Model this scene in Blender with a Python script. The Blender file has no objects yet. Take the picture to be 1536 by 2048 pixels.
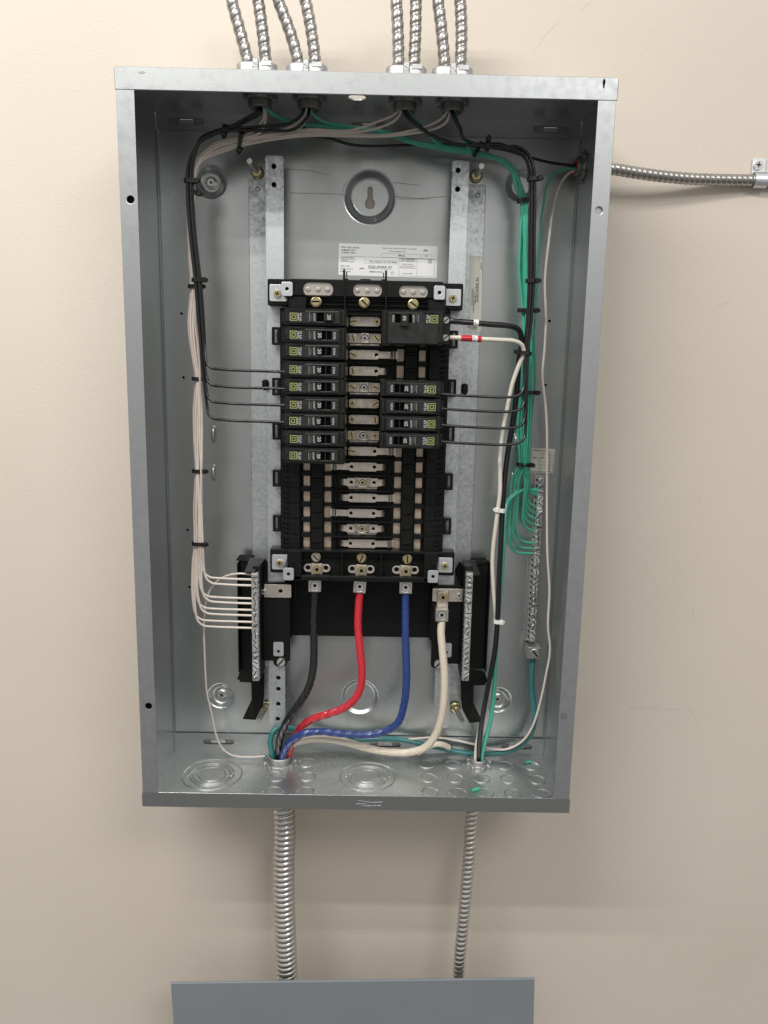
import bpy, bmesh, math, random
from mathutils import Vector, Matrix, Euler
random.seed(7)
S = bpy.context.scene
COL = S.collection
PI = math.pi

# ------------------------------------------------------------ camera, room light, exposure
CAM = bpy.data.cameras.new('camera'); cam = bpy.data.objects.new('camera', CAM); COL.objects.link(cam)
cam.location = (0.0194327, -1.0224085, 0.1172807)
cam.rotation_euler = (1.3880316, -0.0197619, -0.0040051)
CAM.sensor_fit = 'VERTICAL'; CAM.sensor_height = 24.0; CAM.sensor_width = 18.0
FPX = 1598.99
CAM.lens = FPX / 2048 * 24.0
CAM.clip_start = 0.01; CAM.clip_end = 50
S.camera = cam
S.view_settings.view_transform = 'Standard'; S.view_settings.look = 'None'
S.view_settings.exposure = 0.13; S.view_settings.gamma = 1.0

W = bpy.data.worlds.new('World'); S.world = W; W.use_nodes = True
nt = W.node_tree; nt.nodes.clear()
wo = nt.nodes.new('ShaderNodeOutputWorld'); bg = nt.nodes.new('ShaderNodeBackground')
tc = nt.nodes.new('ShaderNodeTexCoord'); sp = nt.nodes.new('ShaderNodeSeparateXYZ')
rp = nt.nodes.new('ShaderNodeValToRGB'); mp = nt.nodes.new('ShaderNodeMapRange')
nt.links.new(tc.outputs['Generated'], sp.inputs[0]); nt.links.new(sp.outputs['Z'], mp.inputs['Value'])
mp.inputs['From Min'].default_value = -1; mp.inputs['From Max'].default_value = 1
nt.links.new(mp.outputs[0], rp.inputs[0]); nt.links.new(rp.outputs[0], bg.inputs[0]); nt.links.new(bg.outputs[0], wo.inputs[0])
rp.color_ramp.elements[0].position = 0.2; rp.color_ramp.elements[0].color = (.16, .155, .15, 1)
rp.color_ramp.elements[1].position = 0.85; rp.color_ramp.elements[1].color = (.78, .78, .76, 1)
e = rp.color_ramp.elements.new(.5); e.color = (.42, .41, .39, 1)
bg.inputs[1].default_value = 0.86

def tube_lamp(x0, x1, d, z, watts, target):
    L = bpy.data.lights.new('ceiling_tube_light', 'AREA'); L.shape = 'RECTANGLE'
    L.size = x1 - x0; L.size_y = 0.035; L.energy = watts; L.color = (1.0, .97, .925)
    o = bpy.data.objects.new('ceiling_tube_light', L); COL.objects.link(o)
    o.location = ((x0 + x1) / 2, -d, z)
    o.rotation_euler = (math.atan2(z - target, d) * -1 + PI / 2, 0, 0)
    return o
tube_lamp(-1.55, -0.10, 1.10, 1.335, 14, -.25)
tube_lamp(-1.55, -0.10, 1.27, 1.337, 13.5, -.25)
f = bpy.data.lights.new('fill_light', 'AREA'); f.shape = 'RECTANGLE'; f.size = 1.2; f.size_y = .6; f.energy = 20; f.color = (1.0, .97, .93)  # added fill lamp, no known fixture: brightens the wall on the right
fo = bpy.data.objects.new('fill_light', f); COL.objects.link(fo); fo.location = (1.1, -2.3, 1.75)
fo.rotation_euler = (Vector((.35, 0, -.2)) - Vector(fo.location)).to_track_quat('-Z', 'Y').to_euler()

# ------------------------------------------------------------ measuring: photo point + distance from the wall -> place
CR = Euler(cam.rotation_euler, 'XYZ').to_matrix(); CC = Vector(cam.location)
def ray(px, py): return CR @ Vector((px - 768, 1024 - py, -FPX))
def at(px, py, d):
    v = ray(px, py); t = (-d - CC.y) / v.y; q = CC + v * t
    return Vector((q.x, -d, q.z))
def atz(px, py, z):
    v = ray(px, py); t = (z - CC.z) / v.z; q = CC + v * t
    return q
def rect(x0, y0, x1, y1, d):
    mx, my = (x0 + x1) / 2, (y0 + y1) / 2
    return at(x0, my, d).x, at(x1, my, d).x, at(mx, y1, d).z, at(mx, y0, d).z   # x0,x1,z0,z1

# ------------------------------------------------------------ materials
def mat(name, col, rough=.5, metal=0.0, col2=None, scale=60, bump=0.0, bscale=None, coat=0, rvar=.0, detail=4, flecks=None, sss=0, spec=None, alpha=None, stretch=None, objspace=True, vor=False):
    m = bpy.data.materials.new(name); m.use_nodes = True
    n = m.node_tree.nodes; l = m.node_tree.links; b = n['Principled BSDF']
    b.inputs['Base Color'].default_value = (*col, 1); b.inputs['Roughness'].default_value = rough; b.inputs['Metallic'].default_value = metal
    if coat: b.inputs['Coat Weight'].default_value = coat; b.inputs['Coat Roughness'].default_value = .12
    if spec is not None: b.inputs['Specular IOR Level'].default_value = spec
    if alpha is not None: b.inputs['Alpha'].default_value = alpha
    g = n.new('ShaderNodeNewGeometry')
    mpn = n.new('ShaderNodeMapping'); l.new(g.outputs['Position'], mpn.inputs[0])
    if stretch: mpn.inputs['Scale'].default_value = stretch
    vec = mpn.outputs[0]
    colout = None
    if col2 is not None:
        if vor:
            t = n.new('ShaderNodeTexVoronoi'); t.inputs['Scale'].default_value = scale; l.new(vec, t.inputs['Vector'])
            bw = n.new('ShaderNodeRGBToBW'); l.new(t.outputs['Color'], bw.inputs[0])
            nz = n.new('ShaderNodeTexNoise'); nz.inputs['Scale'].default_value = scale * .35; nz.inputs['Detail'].default_value = 5; l.new(vec, nz.inputs['Vector'])
            ad = n.new('ShaderNodeMix'); ad.data_type = 'FLOAT'; ad.inputs[0].default_value = .55
            l.new(bw.outputs[0], ad.inputs[2]); l.new(nz.outputs[0], ad.inputs[3]); src = ad.outputs[0]
        else:
            t = n.new('ShaderNodeTexNoise'); t.inputs['Scale'].default_value = scale; t.inputs['Detail'].default_value = detail; l.new(vec, t.inputs['Vector']); src = t.outputs[0]
        mr = n.new('ShaderNodeMapRange'); l.new(src, mr.inputs['Value']); mr.inputs['From Min'].default_value = .32; mr.inputs['From Max'].default_value = .68
        mx = n.new('ShaderNodeMix'); mx.data_type = 'RGBA'; l.new(mr.outputs[0], mx.inputs[0])
        mx.inputs[6].default_value = (*col, 1); mx.inputs[7].default_value = (*col2, 1)
        colout = mx.outputs[2]
        if rvar:
            m2 = n.new('ShaderNodeMapRange'); l.new(src, m2.inputs['Value']); m2.inputs['From Min'].default_value = .3; m2.inputs['From Max'].default_value = .7
            m2.inputs['To Min'].default_value = rough - rvar; m2.inputs['To Max'].default_value = rough + rvar; l.new(m2.outputs[0], b.inputs['Roughness'])
    if flecks:
        fc, fs, th = flecks
        t = n.new('ShaderNodeTexNoise'); t.inputs['Scale'].default_value = fs; t.inputs['Detail'].default_value = 3; t.inputs['Roughness'].default_value = .7; l.new(vec, t.inputs['Vector'])
        mr = n.new('ShaderNodeMapRange'); l.new(t.outputs[0], mr.inputs['Value']); mr.inputs['From Min'].default_value = th; mr.inputs['From Max'].default_value = th + .03
        mx = n.new('ShaderNodeMix'); mx.data_type = 'RGBA'; l.new(mr.outputs[0], mx.inputs[0])
        if colout: l.new(colout, mx.inputs[6])
        else: mx.inputs[6].default_value = (*col, 1)
        mx.inputs[7].default_value = (*fc, 1); colout = mx.outputs[2]
    if colout: l.new(colout, b.inputs['Base Color'])
    if bump:
        t = n.new('ShaderNodeTexNoise'); t.inputs['Scale'].default_value = bscale or scale; t.inputs['Detail'].default_value = 3; l.new(vec, t.inputs['Vector'])
        bp = n.new('ShaderNodeBump'); bp.inputs['Strength'].default_value = bump; bp.inputs['Distance'].default_value = .001
        l.new(t.outputs[0], bp.inputs['Height']); l.new(bp.outputs[0], b.inputs['Normal'])
    return m
M = {}
M['wall'] = mat('wall_paint', (.69, .62, .542), .55, 0, (.655, .583, .503), 2.6, .28, 460, spec=.3)
M['galv'] = mat('galvanised_sheet', (.50, .52, .52), .33, .97, (.43, .45, .45), 420, .05, 900, rvar=.07)
M['galv_back'] = mat('galvanised_back_sheet', (.62, .65, .655), .31, .94, (.50, .515, .505), 13, .07, 800, rvar=.08, detail=6, stretch=(1, 1, .4))
M['galv_trim'] = mat('galvanised_flange', (.53, .55, .565), .38, .88, (.43, .45, .46), 110, .05, 800, rvar=.06)
M['floor'] = mat('dusty_galvanised_floor', (.60, .615, .61), .37, .92, (.52, .535, .53), 260, .04, 900, rvar=.04, flecks=((.05, .05, .045), 420, .70))
M['zinc'] = mat('spangled_zinc_rail', (.72, .75, .76), .45, .85, (.50, .54, .56), 300, .08, 900, vor=True, rvar=.1, flecks=((.16, .17, .17), 620, .66))
M['bracket'] = mat('bright_zinc', (.72, .75, .78), .38, .8, (.66, .69, .72), 200)
M['black'] = mat('black_plastic', (.006, .006, .006), .42, 0, (.009, .009, .009), 300, .04, 900, rvar=.05, spec=.22)
M['blackg'] = mat('breaker_case_black', (.010, .0105, .0105), .30, 0, (.016, .0165, .0165), 160, .06, 700, rvar=.09, spec=.4)
M['face'] = mat('breaker_face_grey_black', (.015, .016, .016), .36, 0, (.023, .024, .024), 110, rvar=.08, spec=.4)
M['dark'] = mat('slot_darkness_black', (.002, .002, .002), .9, spec=.05)
M['bus'] = mat('tinned_copper', (.76, .69, .62), .34, .8, (.60, .54, .48), 160, .05, 500, rvar=.08)
M['copper'] = mat('warm_tinned_bus', (.68, .55, .45), .42, .6, (.56, .45, .36), 100)
M['brass'] = mat('yellow_zinc_screw', (.72, .62, .36), .28, .95, (.60, .52, .30), 300)
M['steel'] = mat('bright_steel', (.84, .84, .83), .24, .85, (.74, .74, .73), 500)
M['steel2'] = mat('nickel_lug', (.66, .64, .61), .33, .9, (.56, .54, .51), 300)
M['conduit'] = mat('flexible_steel_conduit', (.46, .44, .425), .30, .96, (.36, .345, .33), 90, rvar=.05)
M['conduit2'] = mat('ringed_steel_conduit', (.70, .67, .64), .25, .97, (.58, .55, .52), 180, rvar=.05)
M['cast'] = mat('cast_connector', (.42, .42, .425), .45, .88, (.52, .52, .53), 300, .2, 700)
M['castd'] = mat('dull_cast_nipple', (.34, .33, .32), .45, .85, (.27, .26, .25), 300, .2, 700)
M['smudge'] = mat('dulled_zinc_streak', (.36, .36, .35), .5, .85)
M['label'] = mat('white_label', (.80, .81, .81), .45)
M['labely'] = mat('cream_label', (.62, .61, .53), .4)
M['ink'] = mat('black_ink', (.02, .02, .02), .6)
M['white_ink'] = mat('white_ink', (.52, .52, .51), .6)
M['logo'] = mat('yellow_green_ink', (.42, .46, .15), .6)
M['w_black'] = mat('black_insulation', (.009, .009, .010), .25, 0, (.014, .014, .015), 300, coat=.3)
M['w_pink'] = mat('white_insulation', (.78, .69, .63), .33, 0, (.72, .63, .57), 120, coat=.2)
M['w_white'] = mat('ivory_insulation', (.76, .71, .62), .35, 0, (.70, .65, .56), 120, coat=.2)
M['w_green'] = mat('green_insulation', (.08, .50, .35), .28, 0, (.065, .43, .30), 120, coat=.3)
M['w_teal'] = mat('teal_insulation', (.03, .20, .20), .28, 0, (.025, .16, .17), 120, coat=.4)
M['c_black'] = mat('black_nylon_cable', (.007, .007, .008), .15, 0, (.011, .011, .012), 250, coat=.6)
M['c_red'] = mat('red_nylon_cable', (.62, .025, .045), .16, 0, (.52, .02, .035), 250, coat=.6)
M['c_blue'] = mat('blue_nylon_cable', (.02, .055, .24), .16, 0, (.015, .04, .17), 250, coat=.6)
M['c_white'] = mat('cream_nylon_cable', (.74, .66, .54), .28, 0, (.68, .60, .48), 250, coat=.4)
M['tie'] = mat('black_nylon_tie', (.01, .01, .01), .35)
M['tiew'] = mat('white_nylon_tie', (.78, .78, .74), .35)
M['tape'] = mat('red_tape', (.55, .015, .03), .25)
M['paint'] = mat('grey_painted_steel', (.225, .25, .275), .5, 0, (.215, .24, .263), 14, .12, 500)
M['window'] = mat('clear_window_over_tin', (.55, .50, .45), .22, .55, (.62, .58, .52), 60)
M['dot'] = mat('grey_rivet', (.42, .43, .43), .35, .5)
M['hole'] = mat('hole_shade', (.008, .008, .008), .9, spec=.1)
M['greyface'] = mat('smoked_window', (.05, .052, .055), .2)
M['rust'] = mat('red_brown_mark', (.30, .06, .04), .6)
M['scuff'] = mat('scuffed_paint', (.61, .545, .475), .6, 0, (.65, .58, .51), 200)

# ------------------------------------------------------------ mesh building
class MB:
    def __init__(s): s.v = []; s.f = []; s.sm = []; s.mi = []; s.mats = []; s.cur = 0
    def use(s, m):
        if m not in s.mats: s.mats.append(m)
        s.cur = s.mats.index(m); return s
    def add(s, vs, fs, smooth=False, T=None):
        o = len(s.v)
        for v in vs:
            v = Vector(v)
            s.v.append(tuple(T @ v) if T else tuple(v))
        for f in fs: s.f.append([o + i for i in f]); s.sm.append(smooth); s.mi.append(s.cur)
        return s
    def mesh(s, me, T=None, smooth=False):
        return s.add([v.co for v in me.vertices], [list(p.vertices) for p in me.polygons], smooth, T)
    def box(s, x0, x1, d0, d1, z0, z1, ch=0.0, T=None, seg=1):
        x0, x1 = min(x0, x1), max(x0, x1); d0, d1 = min(d0, d1), max(d0, d1); z0, z1 = min(z0, z1), max(z0, z1)
        c = ((x0 + x1) / 2, -(d0 + d1) / 2, (z0 + z1) / 2); h = ((x1 - x0) / 2, (d1 - d0) / 2, (z1 - z0) / 2)
        ch = min(ch, .49 * min(h) * 2)
        if ch <= 0:
            vs = [(c[0] + sx * h[0], c[1] + sy * h[1], c[2] + sz * h[2]) for sx in (-1, 1) for sy in (-1, 1) for sz in (-1, 1)]
            fs = [(0, 1, 3, 2), (4, 6, 7, 5), (0, 4, 5, 1), (2, 3, 7, 6), (0, 2, 6, 4), (1, 5, 7, 3)]
            return s.add(vs, fs, False, T)
        vs = []; idx = {}
        for sx in (-1, 1):
            for sy in (-1, 1):
                for sz in (-1, 1):
                    for a in range(3):
                        sg = (sx, sy, sz); p = [c[k] + sg[k] * (h[k] - (0 if k == a else ch)) for k in range(3)]
                        idx[(sg, a)] = len(vs); vs.append(p)
        fs = []
        for a in range(3):
            b1, b2 = (a + 1) % 3, (a + 2) % 3
            for sg in (-1, 1):
                q = []
                for t1, t2 in ((-1, -1), (1, -1), (1, 1), (-1, 1)):
                    k = [0, 0, 0]; k[a] = sg; k[b1] = t1; k[b2] = t2; q.append(idx[(tuple(k), a)])
                fs.append(q if sg > 0 else q[::-1])
            # edges along axis a
            for t1 in (-1, 1):
                for t2 in (-1, 1):
                    k0 = [0, 0, 0]; k0[a] = -1; k0[b1] = t1; k0[b2] = t2; k1 = list(k0); k1[a] = 1
                    q = [idx[(tuple(k0), b1)], idx[(tuple(k1), b1)], idx[(tuple(k1), b2)], idx[(tuple(k0), b2)]]
                    fs.append(q if t1 * t2 < 0 else q[::-1])
        for k in [(a, b, c_) for a in (-1, 1) for b in (-1, 1) for c_ in (-1, 1)]:
            q = [idx[(k, 0)], idx[(k, 1)], idx[(k, 2)]]; fs.append(q if k[0] * k[1] * k[2] > 0 else q[::-1])
        return s.add(vs, fs, False, T)
    def lathe(s, prof, n=24, T=None, smooth=True):   # prof: (radius, height) along local +z
        vs = []; fs = []
        for r, h in prof:
            for i in range(n): a = 2 * PI * i / n; vs.append((r * math.cos(a), r * math.sin(a), h))
        for j in range(len(prof) - 1):
            for i in range(n): i2 = (i + 1) % n; fs.append((j * n + i, j * n + i2, (j + 1) * n + i2, (j + 1) * n + i))
        s.add(vs, fs, smooth, T)
        for j, fl in ((0, True), (len(prof) - 1, False)):
            if prof[j][0] > 1e-6 and prof[j][0] < 1e3:
                pass
        return s
    def disc(s, r, h, n=24, T=None):
        return s.add([(r * math.cos(2 * PI * i / n), r * math.sin(2 * PI * i / n), h) for i in range(n)], [list(range(n))], False, T)
    def tube(s, pts, r, n=10, ring=None, cap=True):
        # pts: list of Vectors; r: float or f(dist, angle)
        N = len(pts); vs = []; fs = []
        t0 = (pts[1] - pts[0]).normalized()
        up = Vector((0, 1, 0)) if abs(t0.y) < .9 else Vector((1, 0, 0))
        u = (up - t0 * up.dot(t0)).normalized(); dist = 0
        for i, p in enumerate(pts):
            t = (pts[min(i + 1, N - 1)] - pts[max(i - 1, 0)]).normalized()
            u = (u - t * u.dot(t)).normalized(); w = t.cross(u)
            if i: dist += (p - pts[i - 1]).length
            for k in range(n):
                a = 2 * PI * k / n; rr = r(dist, a) if callable(r) else r
                vs.append(p + (u * math.cos(a) + w * math.sin(a)) * rr)
        for i in range(N - 1):
            for k in range(n): k2 = (k + 1) % n; fs.append((i * n + k, i * n + k2, (i + 1) * n + k2, (i + 1) * n + k))
        s.add(vs, fs, True)
        if cap:
            s.add(vs[:n], [list(range(n))[::-1]]); s.add(vs[-n:], [list(range(n))])
        return s
    def data(s, name, default=None):
        me = bpy.data.meshes.new(name); me.from_pydata(s.v, [], s.f)
        for m in s.mats: me.materials.append(m)
        me.polygons.foreach_set('use_smooth', s.sm)
        if len(s.mats) > 1: me.polygons.foreach_set('material_index', s.mi)
        me.update(); return me

def curve_shape(splines, t=0.0, bevel=0.0, res=1):
    """filled 2-D outline with holes -> mesh in the local xy plane, thickness t centred on 0"""
    c = bpy.data.curves.new('shape', 'CURVE'); c.dimensions = '2D'; c.fill_mode = 'BOTH' if (t > 0 or bevel > 0) else 'FRONT'
    c.extrude = max(t / 2 - bevel, 0); c.bevel_depth = bevel; c.bevel_resolution = res; c.offset = -bevel
    for pts in splines:
        sp = c.splines.new('POLY'); sp.points.add(len(pts) - 1)
        for i, p in enumerate(pts): sp.points[i].co = (p[0], p[1], 0, 1)
        sp.use_cyclic_u = True
    o = bpy.data.objects.new('shape', c); me = bpy.data.meshes.new_from_object(o)
    bpy.data.objects.remove(o); bpy.data.curves.remove(c); return me
def circ(x, y, r, n=20, a0=0): return [(x + r * math.cos(a0 + 2 * PI * i / n), y + r * math.sin(a0 + 2 * PI * i / n)) for i in range(n)]
def rrect(x0, y0, x1, y1, r=0, n=5):
    if r <= 0: return [(x0, y0), (x1, y0), (x1, y1), (x0, y1)]
    out = []
    for cx, cy, a in ((x1 - r, y0 + r, -PI / 2), (x1 - r, y1 - r, 0), (x0 + r, y1 - r, PI / 2), (x0 + r, y0 + r, PI)):
        for i in range(n + 1): b = a + PI / 2 * i / n; out.append((cx + r * math.cos(b), cy + r * math.sin(b)))
    return out
# frames: local (u,v,w) -> world
def FRONT(x=0, d=0, z=0, rot=0): return Matrix.Translation((x, -d, z)) @ Matrix.Rotation(PI / 2, 4, 'X') @ Matrix.Rotation(rot, 4, 'Z')
def FLAT(x=0, d=0, z=0): return Matrix.Translation((x, -d, z))
def SIDE(x=0, d=0, z=0, sgn=1):   # u -> depth away from wall, v -> z, w -> +-x
    return Matrix.Translation((x, -d, z)) @ Matrix(((0, 0, -1, 0), (-1, 0, 0, 0), (0, 1, 0, 0), (0, 0, 0, 1)))
def text_mesh(s, size, sx=1.0, align='LEFT', bold=0.0):
    c = bpy.data.curves.new('txt', 'FONT'); c.body = s; c.size = size; c.align_x = align; c.offset = bold; c.resolution_u = 2
    o = bpy.data.objects.new('txt', c); me = bpy.data.meshes.new_from_object(o)
    bpy.data.objects.remove(o); bpy.data.curves.remove(c)
    if sx != 1.0:
        for v in me.vertices: v.co.x *= sx
    return me

def tag(o, label=None, cat=None, group=None, kind=None):
    if label: o['label'] = label
    if cat: o['category'] = cat
    if group: o['group'] = group
    if kind: o['kind'] = kind
    return o
def thing(name, label, cat, loc=(0, 0, 0), group=None):
    o = bpy.data.objects.new(name, None); o.empty_display_size = .01; COL.objects.link(o); o.location = loc
    return tag(o, label, cat, group)
def part(name, mb, parent=None, m=None, label=None, local=False, data=None, loc=None, rot=None, scale=None):
    if data is None: data = mb.data(name)
    if m is not None and not data.materials: data.materials.append(m)
    o = bpy.data.objects.new(name, data); COL.objects.link(o)
    if parent is not None:
        o.parent = parent
        if not local:
            w = Vector((0, 0, 0)); p = parent
            while p is not None: w += Vector(p.location); p = p.parent
            o.location = -w if loc is None else Vector(loc) - w
        elif loc is not None: o.location = loc
    elif loc is not None: o.location = loc
    if rot is not None: o.rotation_euler = rot
    if scale is not None: o.scale = scale if hasattr(scale, '__len__') else (scale,) * 3
    if label: o['label'] = label
    return o
def children(o): return list(o.children)
def copy_tree(o, parent=None):
    c = o.copy(); COL.objects.link(c)
    if parent is not None: c.parent = parent
    for ch in children(o): copy_tree(ch, c)
    return c

def spline(P, step=.003):
    P = [Vector(p) for p in P]; out = []
    Q = [P[0] * 2 - P[1]] + P + [P[-1] * 2 - P[-2]]
    for i in range(1, len(Q) - 2):
        p0, p1, p2, p3 = Q[i - 1:i + 3]; L = (p2 - p1).length
        def tj(a, b): return max((b - a).length, 1e-6) ** .5
        t0 = 0; t1 = t0 + tj(p0, p1); t2 = t1 + tj(p1, p2); t3 = t2 + tj(p2, p3)
        n = max(1, int(L / step))
        for k in range(n):
            t = t1 + (t2 - t1) * k / n
            A1 = p0 * ((t1 - t) / (t1 - t0)) + p1 * ((t - t0) / (t1 - t0)); A2 = p1 * ((t2 - t) / (t2 - t1)) + p2 * ((t - t1) / (t2 - t1)); A3 = p2 * ((t3 - t) / (t3 - t2)) + p3 * ((t - t2) / (t3 - t2))
            B1 = A1 * ((t2 - t) / (t2 - t0)) + A2 * ((t - t0) / (t2 - t0)); B2 = A2 * ((t3 - t) / (t3 - t1)) + A3 * ((t - t1) / (t3 - t1))
            out.append(B1 * ((t2 - t) / (t2 - t1)) + B2 * ((t - t1) / (t2 - t1)))
    out.append(P[-1]); return out
def resample(pts, step):
    out = [pts[0]]; acc = 0
    for a, b in zip(pts, pts[1:]):
        L = (b - a).length; s = step - acc
        while s <= L: out.append(a.lerp(b, s / L)); s += step
        acc = (acc + L) % step
    return out
def pix(P): return [at(*p) for p in P]

# ------------------------------------------------------------ THE WALL
mb = MB(); mb.add([(-1.6, .008, -1.6), (1.6, .008, -1.6), (1.6, .008, 1.7), (-1.6, .008, 1.7)], [(0, 1, 2, 3)])
wall = part('wall', mb, None, M['wall']); tag(wall, 'beige painted wall', kind='structure')
for P in ([(520, 1742), (545, 1746)], [(600, 1797), (625, 1796), (640, 1797)], [(600, 1812), (650, 1820), (690, 1822)], [(1435, 612), (1452, 605), (1462, 600)],
          [(1398, 995), (1400, 1008)], [(1385, 1215), (1390, 1245)], [(1160, 20), (1180, 5)], [(1070, 100), (1095, 65), (1120, 40)], [(500, 1772), (525, 1776)], [(700, 1866), (745, 1868)],
          [(437, 1775), (436, 1778)], [(1260, 1415), (1380, 1420), (1398, 1445)], [(755, 1762), (770, 1758)]):
    q = [at(x, y, -.0078) for x, y in P]; mb = MB(); 
    for a, b in zip(q, q[1:]):
        n = Vector((-(b - a).z, 0, (b - a).x)).normalized() * .0004; mb.add([a - n, b - n * .5, b + n * .5, a + n], [(0, 1, 2, 3)])
    part('scuff_mark', mb, wall, M['scuff'])

# ------------------------------------------------------------ THE ENCLOSURE
X0, X1, Z0, Z1, D = -.254, .254, -.4065, .4065, .146
T = .0016
enc = thing('enclosure', 'open galvanised steel cabinet fixed to the beige wall', 'electrical cabinet', (0, 0, Z0))
BD = .004   # face of the back sheet
def bowl(mb, x, z, r_out, r_in, depth, hole=None):
    # dished mounting dimple pressed towards the wall
    prof = [(r_out + .0005, 0)]
    for i in range(9):
        t = i / 8; r = r_out + (r_in - r_out) * t; prof.append((r, -depth * (.5 - .5 * math.cos(PI * t))))
    mb.lathe(prof, 40, FRONT(x, BD, z))
dims = []
c = at(740, 395, 0); dims.append((c.x, c.z, .033, .0205, .0085))
for q in ((443, 1390), (995, 1398)): c = at(*q, 0); dims.append((c.x, c.z, .019, .0105, .0075))
for q in ((422, 365), (1042, 372)): c = at(*q, 0); dims.append((c.x, c.z, .020, .0105, .0075))
c = at(720, 1392, 0); dims.append((c.x, c.z, .026, .019, .004))
mb = MB().use(M['galv_back'])
holes = [circ(x, z, r, 40) for x, z, r, *_ in dims]
small = []
for q in ((363, 627), (367, 755), (375, 1060), (379, 1174), (1099, 642), (1091, 770)): c = at(*q, BD); small.append((c.x, c.z))
for x, z in small: holes.append(circ(x, z, .0018, 12))
sh = curve_shape([rrect(X0 + .001, Z0 + .001, X1 - .001, Z1 - .001)] + holes)
mb.mesh(sh, FRONT(0, BD, 0))
for x, z, ro, ri, dp in dims: bowl(mb, x, z, ro, ri, dp)
for k, (x, z, ro, ri, dp) in enumerate(dims):
    h = []
    if k == 0:   # keyhole
        h = [[(-.0035, .0), (-.0035, .011), (-.002, .0135), (.002, .0135), (.0035, .011), (.0035, .0)] + [(.0062 * math.sin(a), -.0065 - .0062 * -math.cos(a) * 1.0) for a in [math.radians(v) for v in (40, 80, 120, 160, 200, 240, 280, 320)]]]
        h = [[(-.0033, 0), (-.0033, .011), (-.0018, .0132), (.0018, .0132), (.0033, .011), (.0033, 0), (.0055, -.003), (.0062, -.0065), (.0052, -.0105), (.002, -.0125), (-.002, -.0125), (-.0052, -.0105), (-.0062, -.0065), (-.0055, -.003)]]
    mb.mesh(curve_shape([circ(0, 0, ri + .0004, 40)] + h), FRONT(x, BD - dp, z))
back = part('back_panel', mb, enc)
for x, z in small:
    mb = MB(); mb.disc(.0021, 0, 12, FRONT(x, BD - .002, z)); part('screw_hole', mb, back, M['hole'])
for P in ([(566, 338), (620, 341), (660, 350)], [(580, 386), (640, 387), (690, 389)], [(788, 365), (840, 371)], [(790, 393), (840, 397), (895, 393)], [(795, 398), (860, 398)]):
    q = [at(x, y, BD + .0001) for x, y in P]; mb = MB()
    for a, b in zip(q, q[1:]): mb.add([a + Vector((0, 0, -.0004)), b + Vector((0, 0, -.0003)), b + Vector((0, 0, .0003)), a + Vector((0, 0, .0005))], [(0, 1, 2, 3)])
    part('scratch', mb, back, M['smudge'])
# mounting screws in the dimples
def screw_data(name, kind, m):
    b = MB().use(m)
    b.lathe([(1.0, -.55), (1.0, .0), (.93, .12)], 20)
    if kind == 'slot': hole = [rrect(-.86, -.16, .86, .16)]
    elif kind == 'cross':
        a, w = .55, .14; hole = [[(-a, -w), (-w, -w), (-w, -a), (w, -a), (w, -w), (a, -w), (a, w), (w, w), (w, a), (-w, a), (-w, w), (-a, w)]]
    else: hole = [circ(0, 0, .42, 6 if kind == 'hex' else 14)]
    b.mesh(curve_shape([circ(0, 0, .93, 20)] + hole), Matrix.Translation((0, 0, .12)))
    if kind == 'ring':
        b.lathe([(.42, .12), (.36, -.2)], 14)
    b.use(M['hole']).disc(.92, -.12, 16)
    return b.data(name)
SLOT = screw_data('screw', 'slot', M['steel']); SLOTB = screw_data('screw', 'slot', M['brass']); CROSS = screw_data('screw', 'cross', M['steel'])
CROSSB = screw_data('screw', 'cross', M['brass']); HEXS = screw_data('screw', 'hex', M['steel2']); RINGB = screw_data('screw', 'ring', M['brass']); SLOTC = screw_data('screw', 'slot', M['steel2'])
def screw(data, x, d, z, r, parent, rot=0, name='screw', sc=None):
    o = part(name, None, parent, data=data, loc=(x, -d, z)); o.rotation_euler = (PI / 2, rot, 0); o.scale = sc or (r, r, r)
    if name == 'terminal_screw': o.rotation_euler = (PI / 2 + random.uniform(-.35, .25), rot, random.uniform(-.3, .3))
    return o
for k, rr in ((1, .0052), (2, .0052), (3, .0045)):
    x, z = dims[k][:2]; screw(CROSS, x, BD - .004, z, rr, enc, .4)
x, z = dims[4][:2]
for k in (1, 2, 3):   # washers
    x, z = dims[k][:2]; mb = MB(); mb.lathe([(.0076, -.002), (.0076, 0), (.003, .0004)], 24, FRONT(x, BD - .0055, z)); part('washer', mb, enc, M['steel'])

def panel_frame(name, sh_list, TM, m, t=T, bevel=0.0):
    b = MB().use(m); b.mesh(curve_shape(sh_list, t, bevel), TM); return b
# floor and top sheets: local u = x, v = -depth
kn_small, kn_big = [], []
for r_i, dd in enumerate((.038, .0735, .1085)):
    for c_i in range(5):
        if r_i == 0 and c_i == 2: continue
        kn_small.append((.0908 + c_i * .0343 + (.002 if c_i == 4 else 0), dd))
kn_small += [(-.069, .040), (-.104, .0775), (-.0650, .0750), (-.1035, .1125), (-.0635, .1120)]
kn_big = [(-.187, .0735), (.0125, .0720)]
floor_holes = []
fl = panel_frame('floor', [rrect(X0, -D, X1, -.006)], FLAT(0, 0, Z0 + T / 2), M['floor'])
floor_p = part('floor_panel', fl, enc)
FZ = Z0 + T
ks = MB().use(M['floor'])
def kdisc(r, h=.0013, w=.0008): return [(r + w * .2, -.0006), (r, h * .7), (r - w * .5, h), (r - w * 1.3, h * .55), (r - w * 2.2, h * .2), (r - w * 2.6, .0001)]
kb = MB().use(M['floor']); kb.lathe(kdisc(.0112), 32)
kb.box(.0106, .0124, -.0012, .0012, 0, .0005, .0002); kb.box(-.0124, -.0106, -.0012, .0012, 0, .0005, .0002)
KS = kb.data('knockout')
for x, dd in kn_small: part('knockout', None, floor_p, data=KS, loc=(x, -dd, FZ), rot=(0, 0, random.choice((0, PI / 2, .6, 2.2))))
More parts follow.
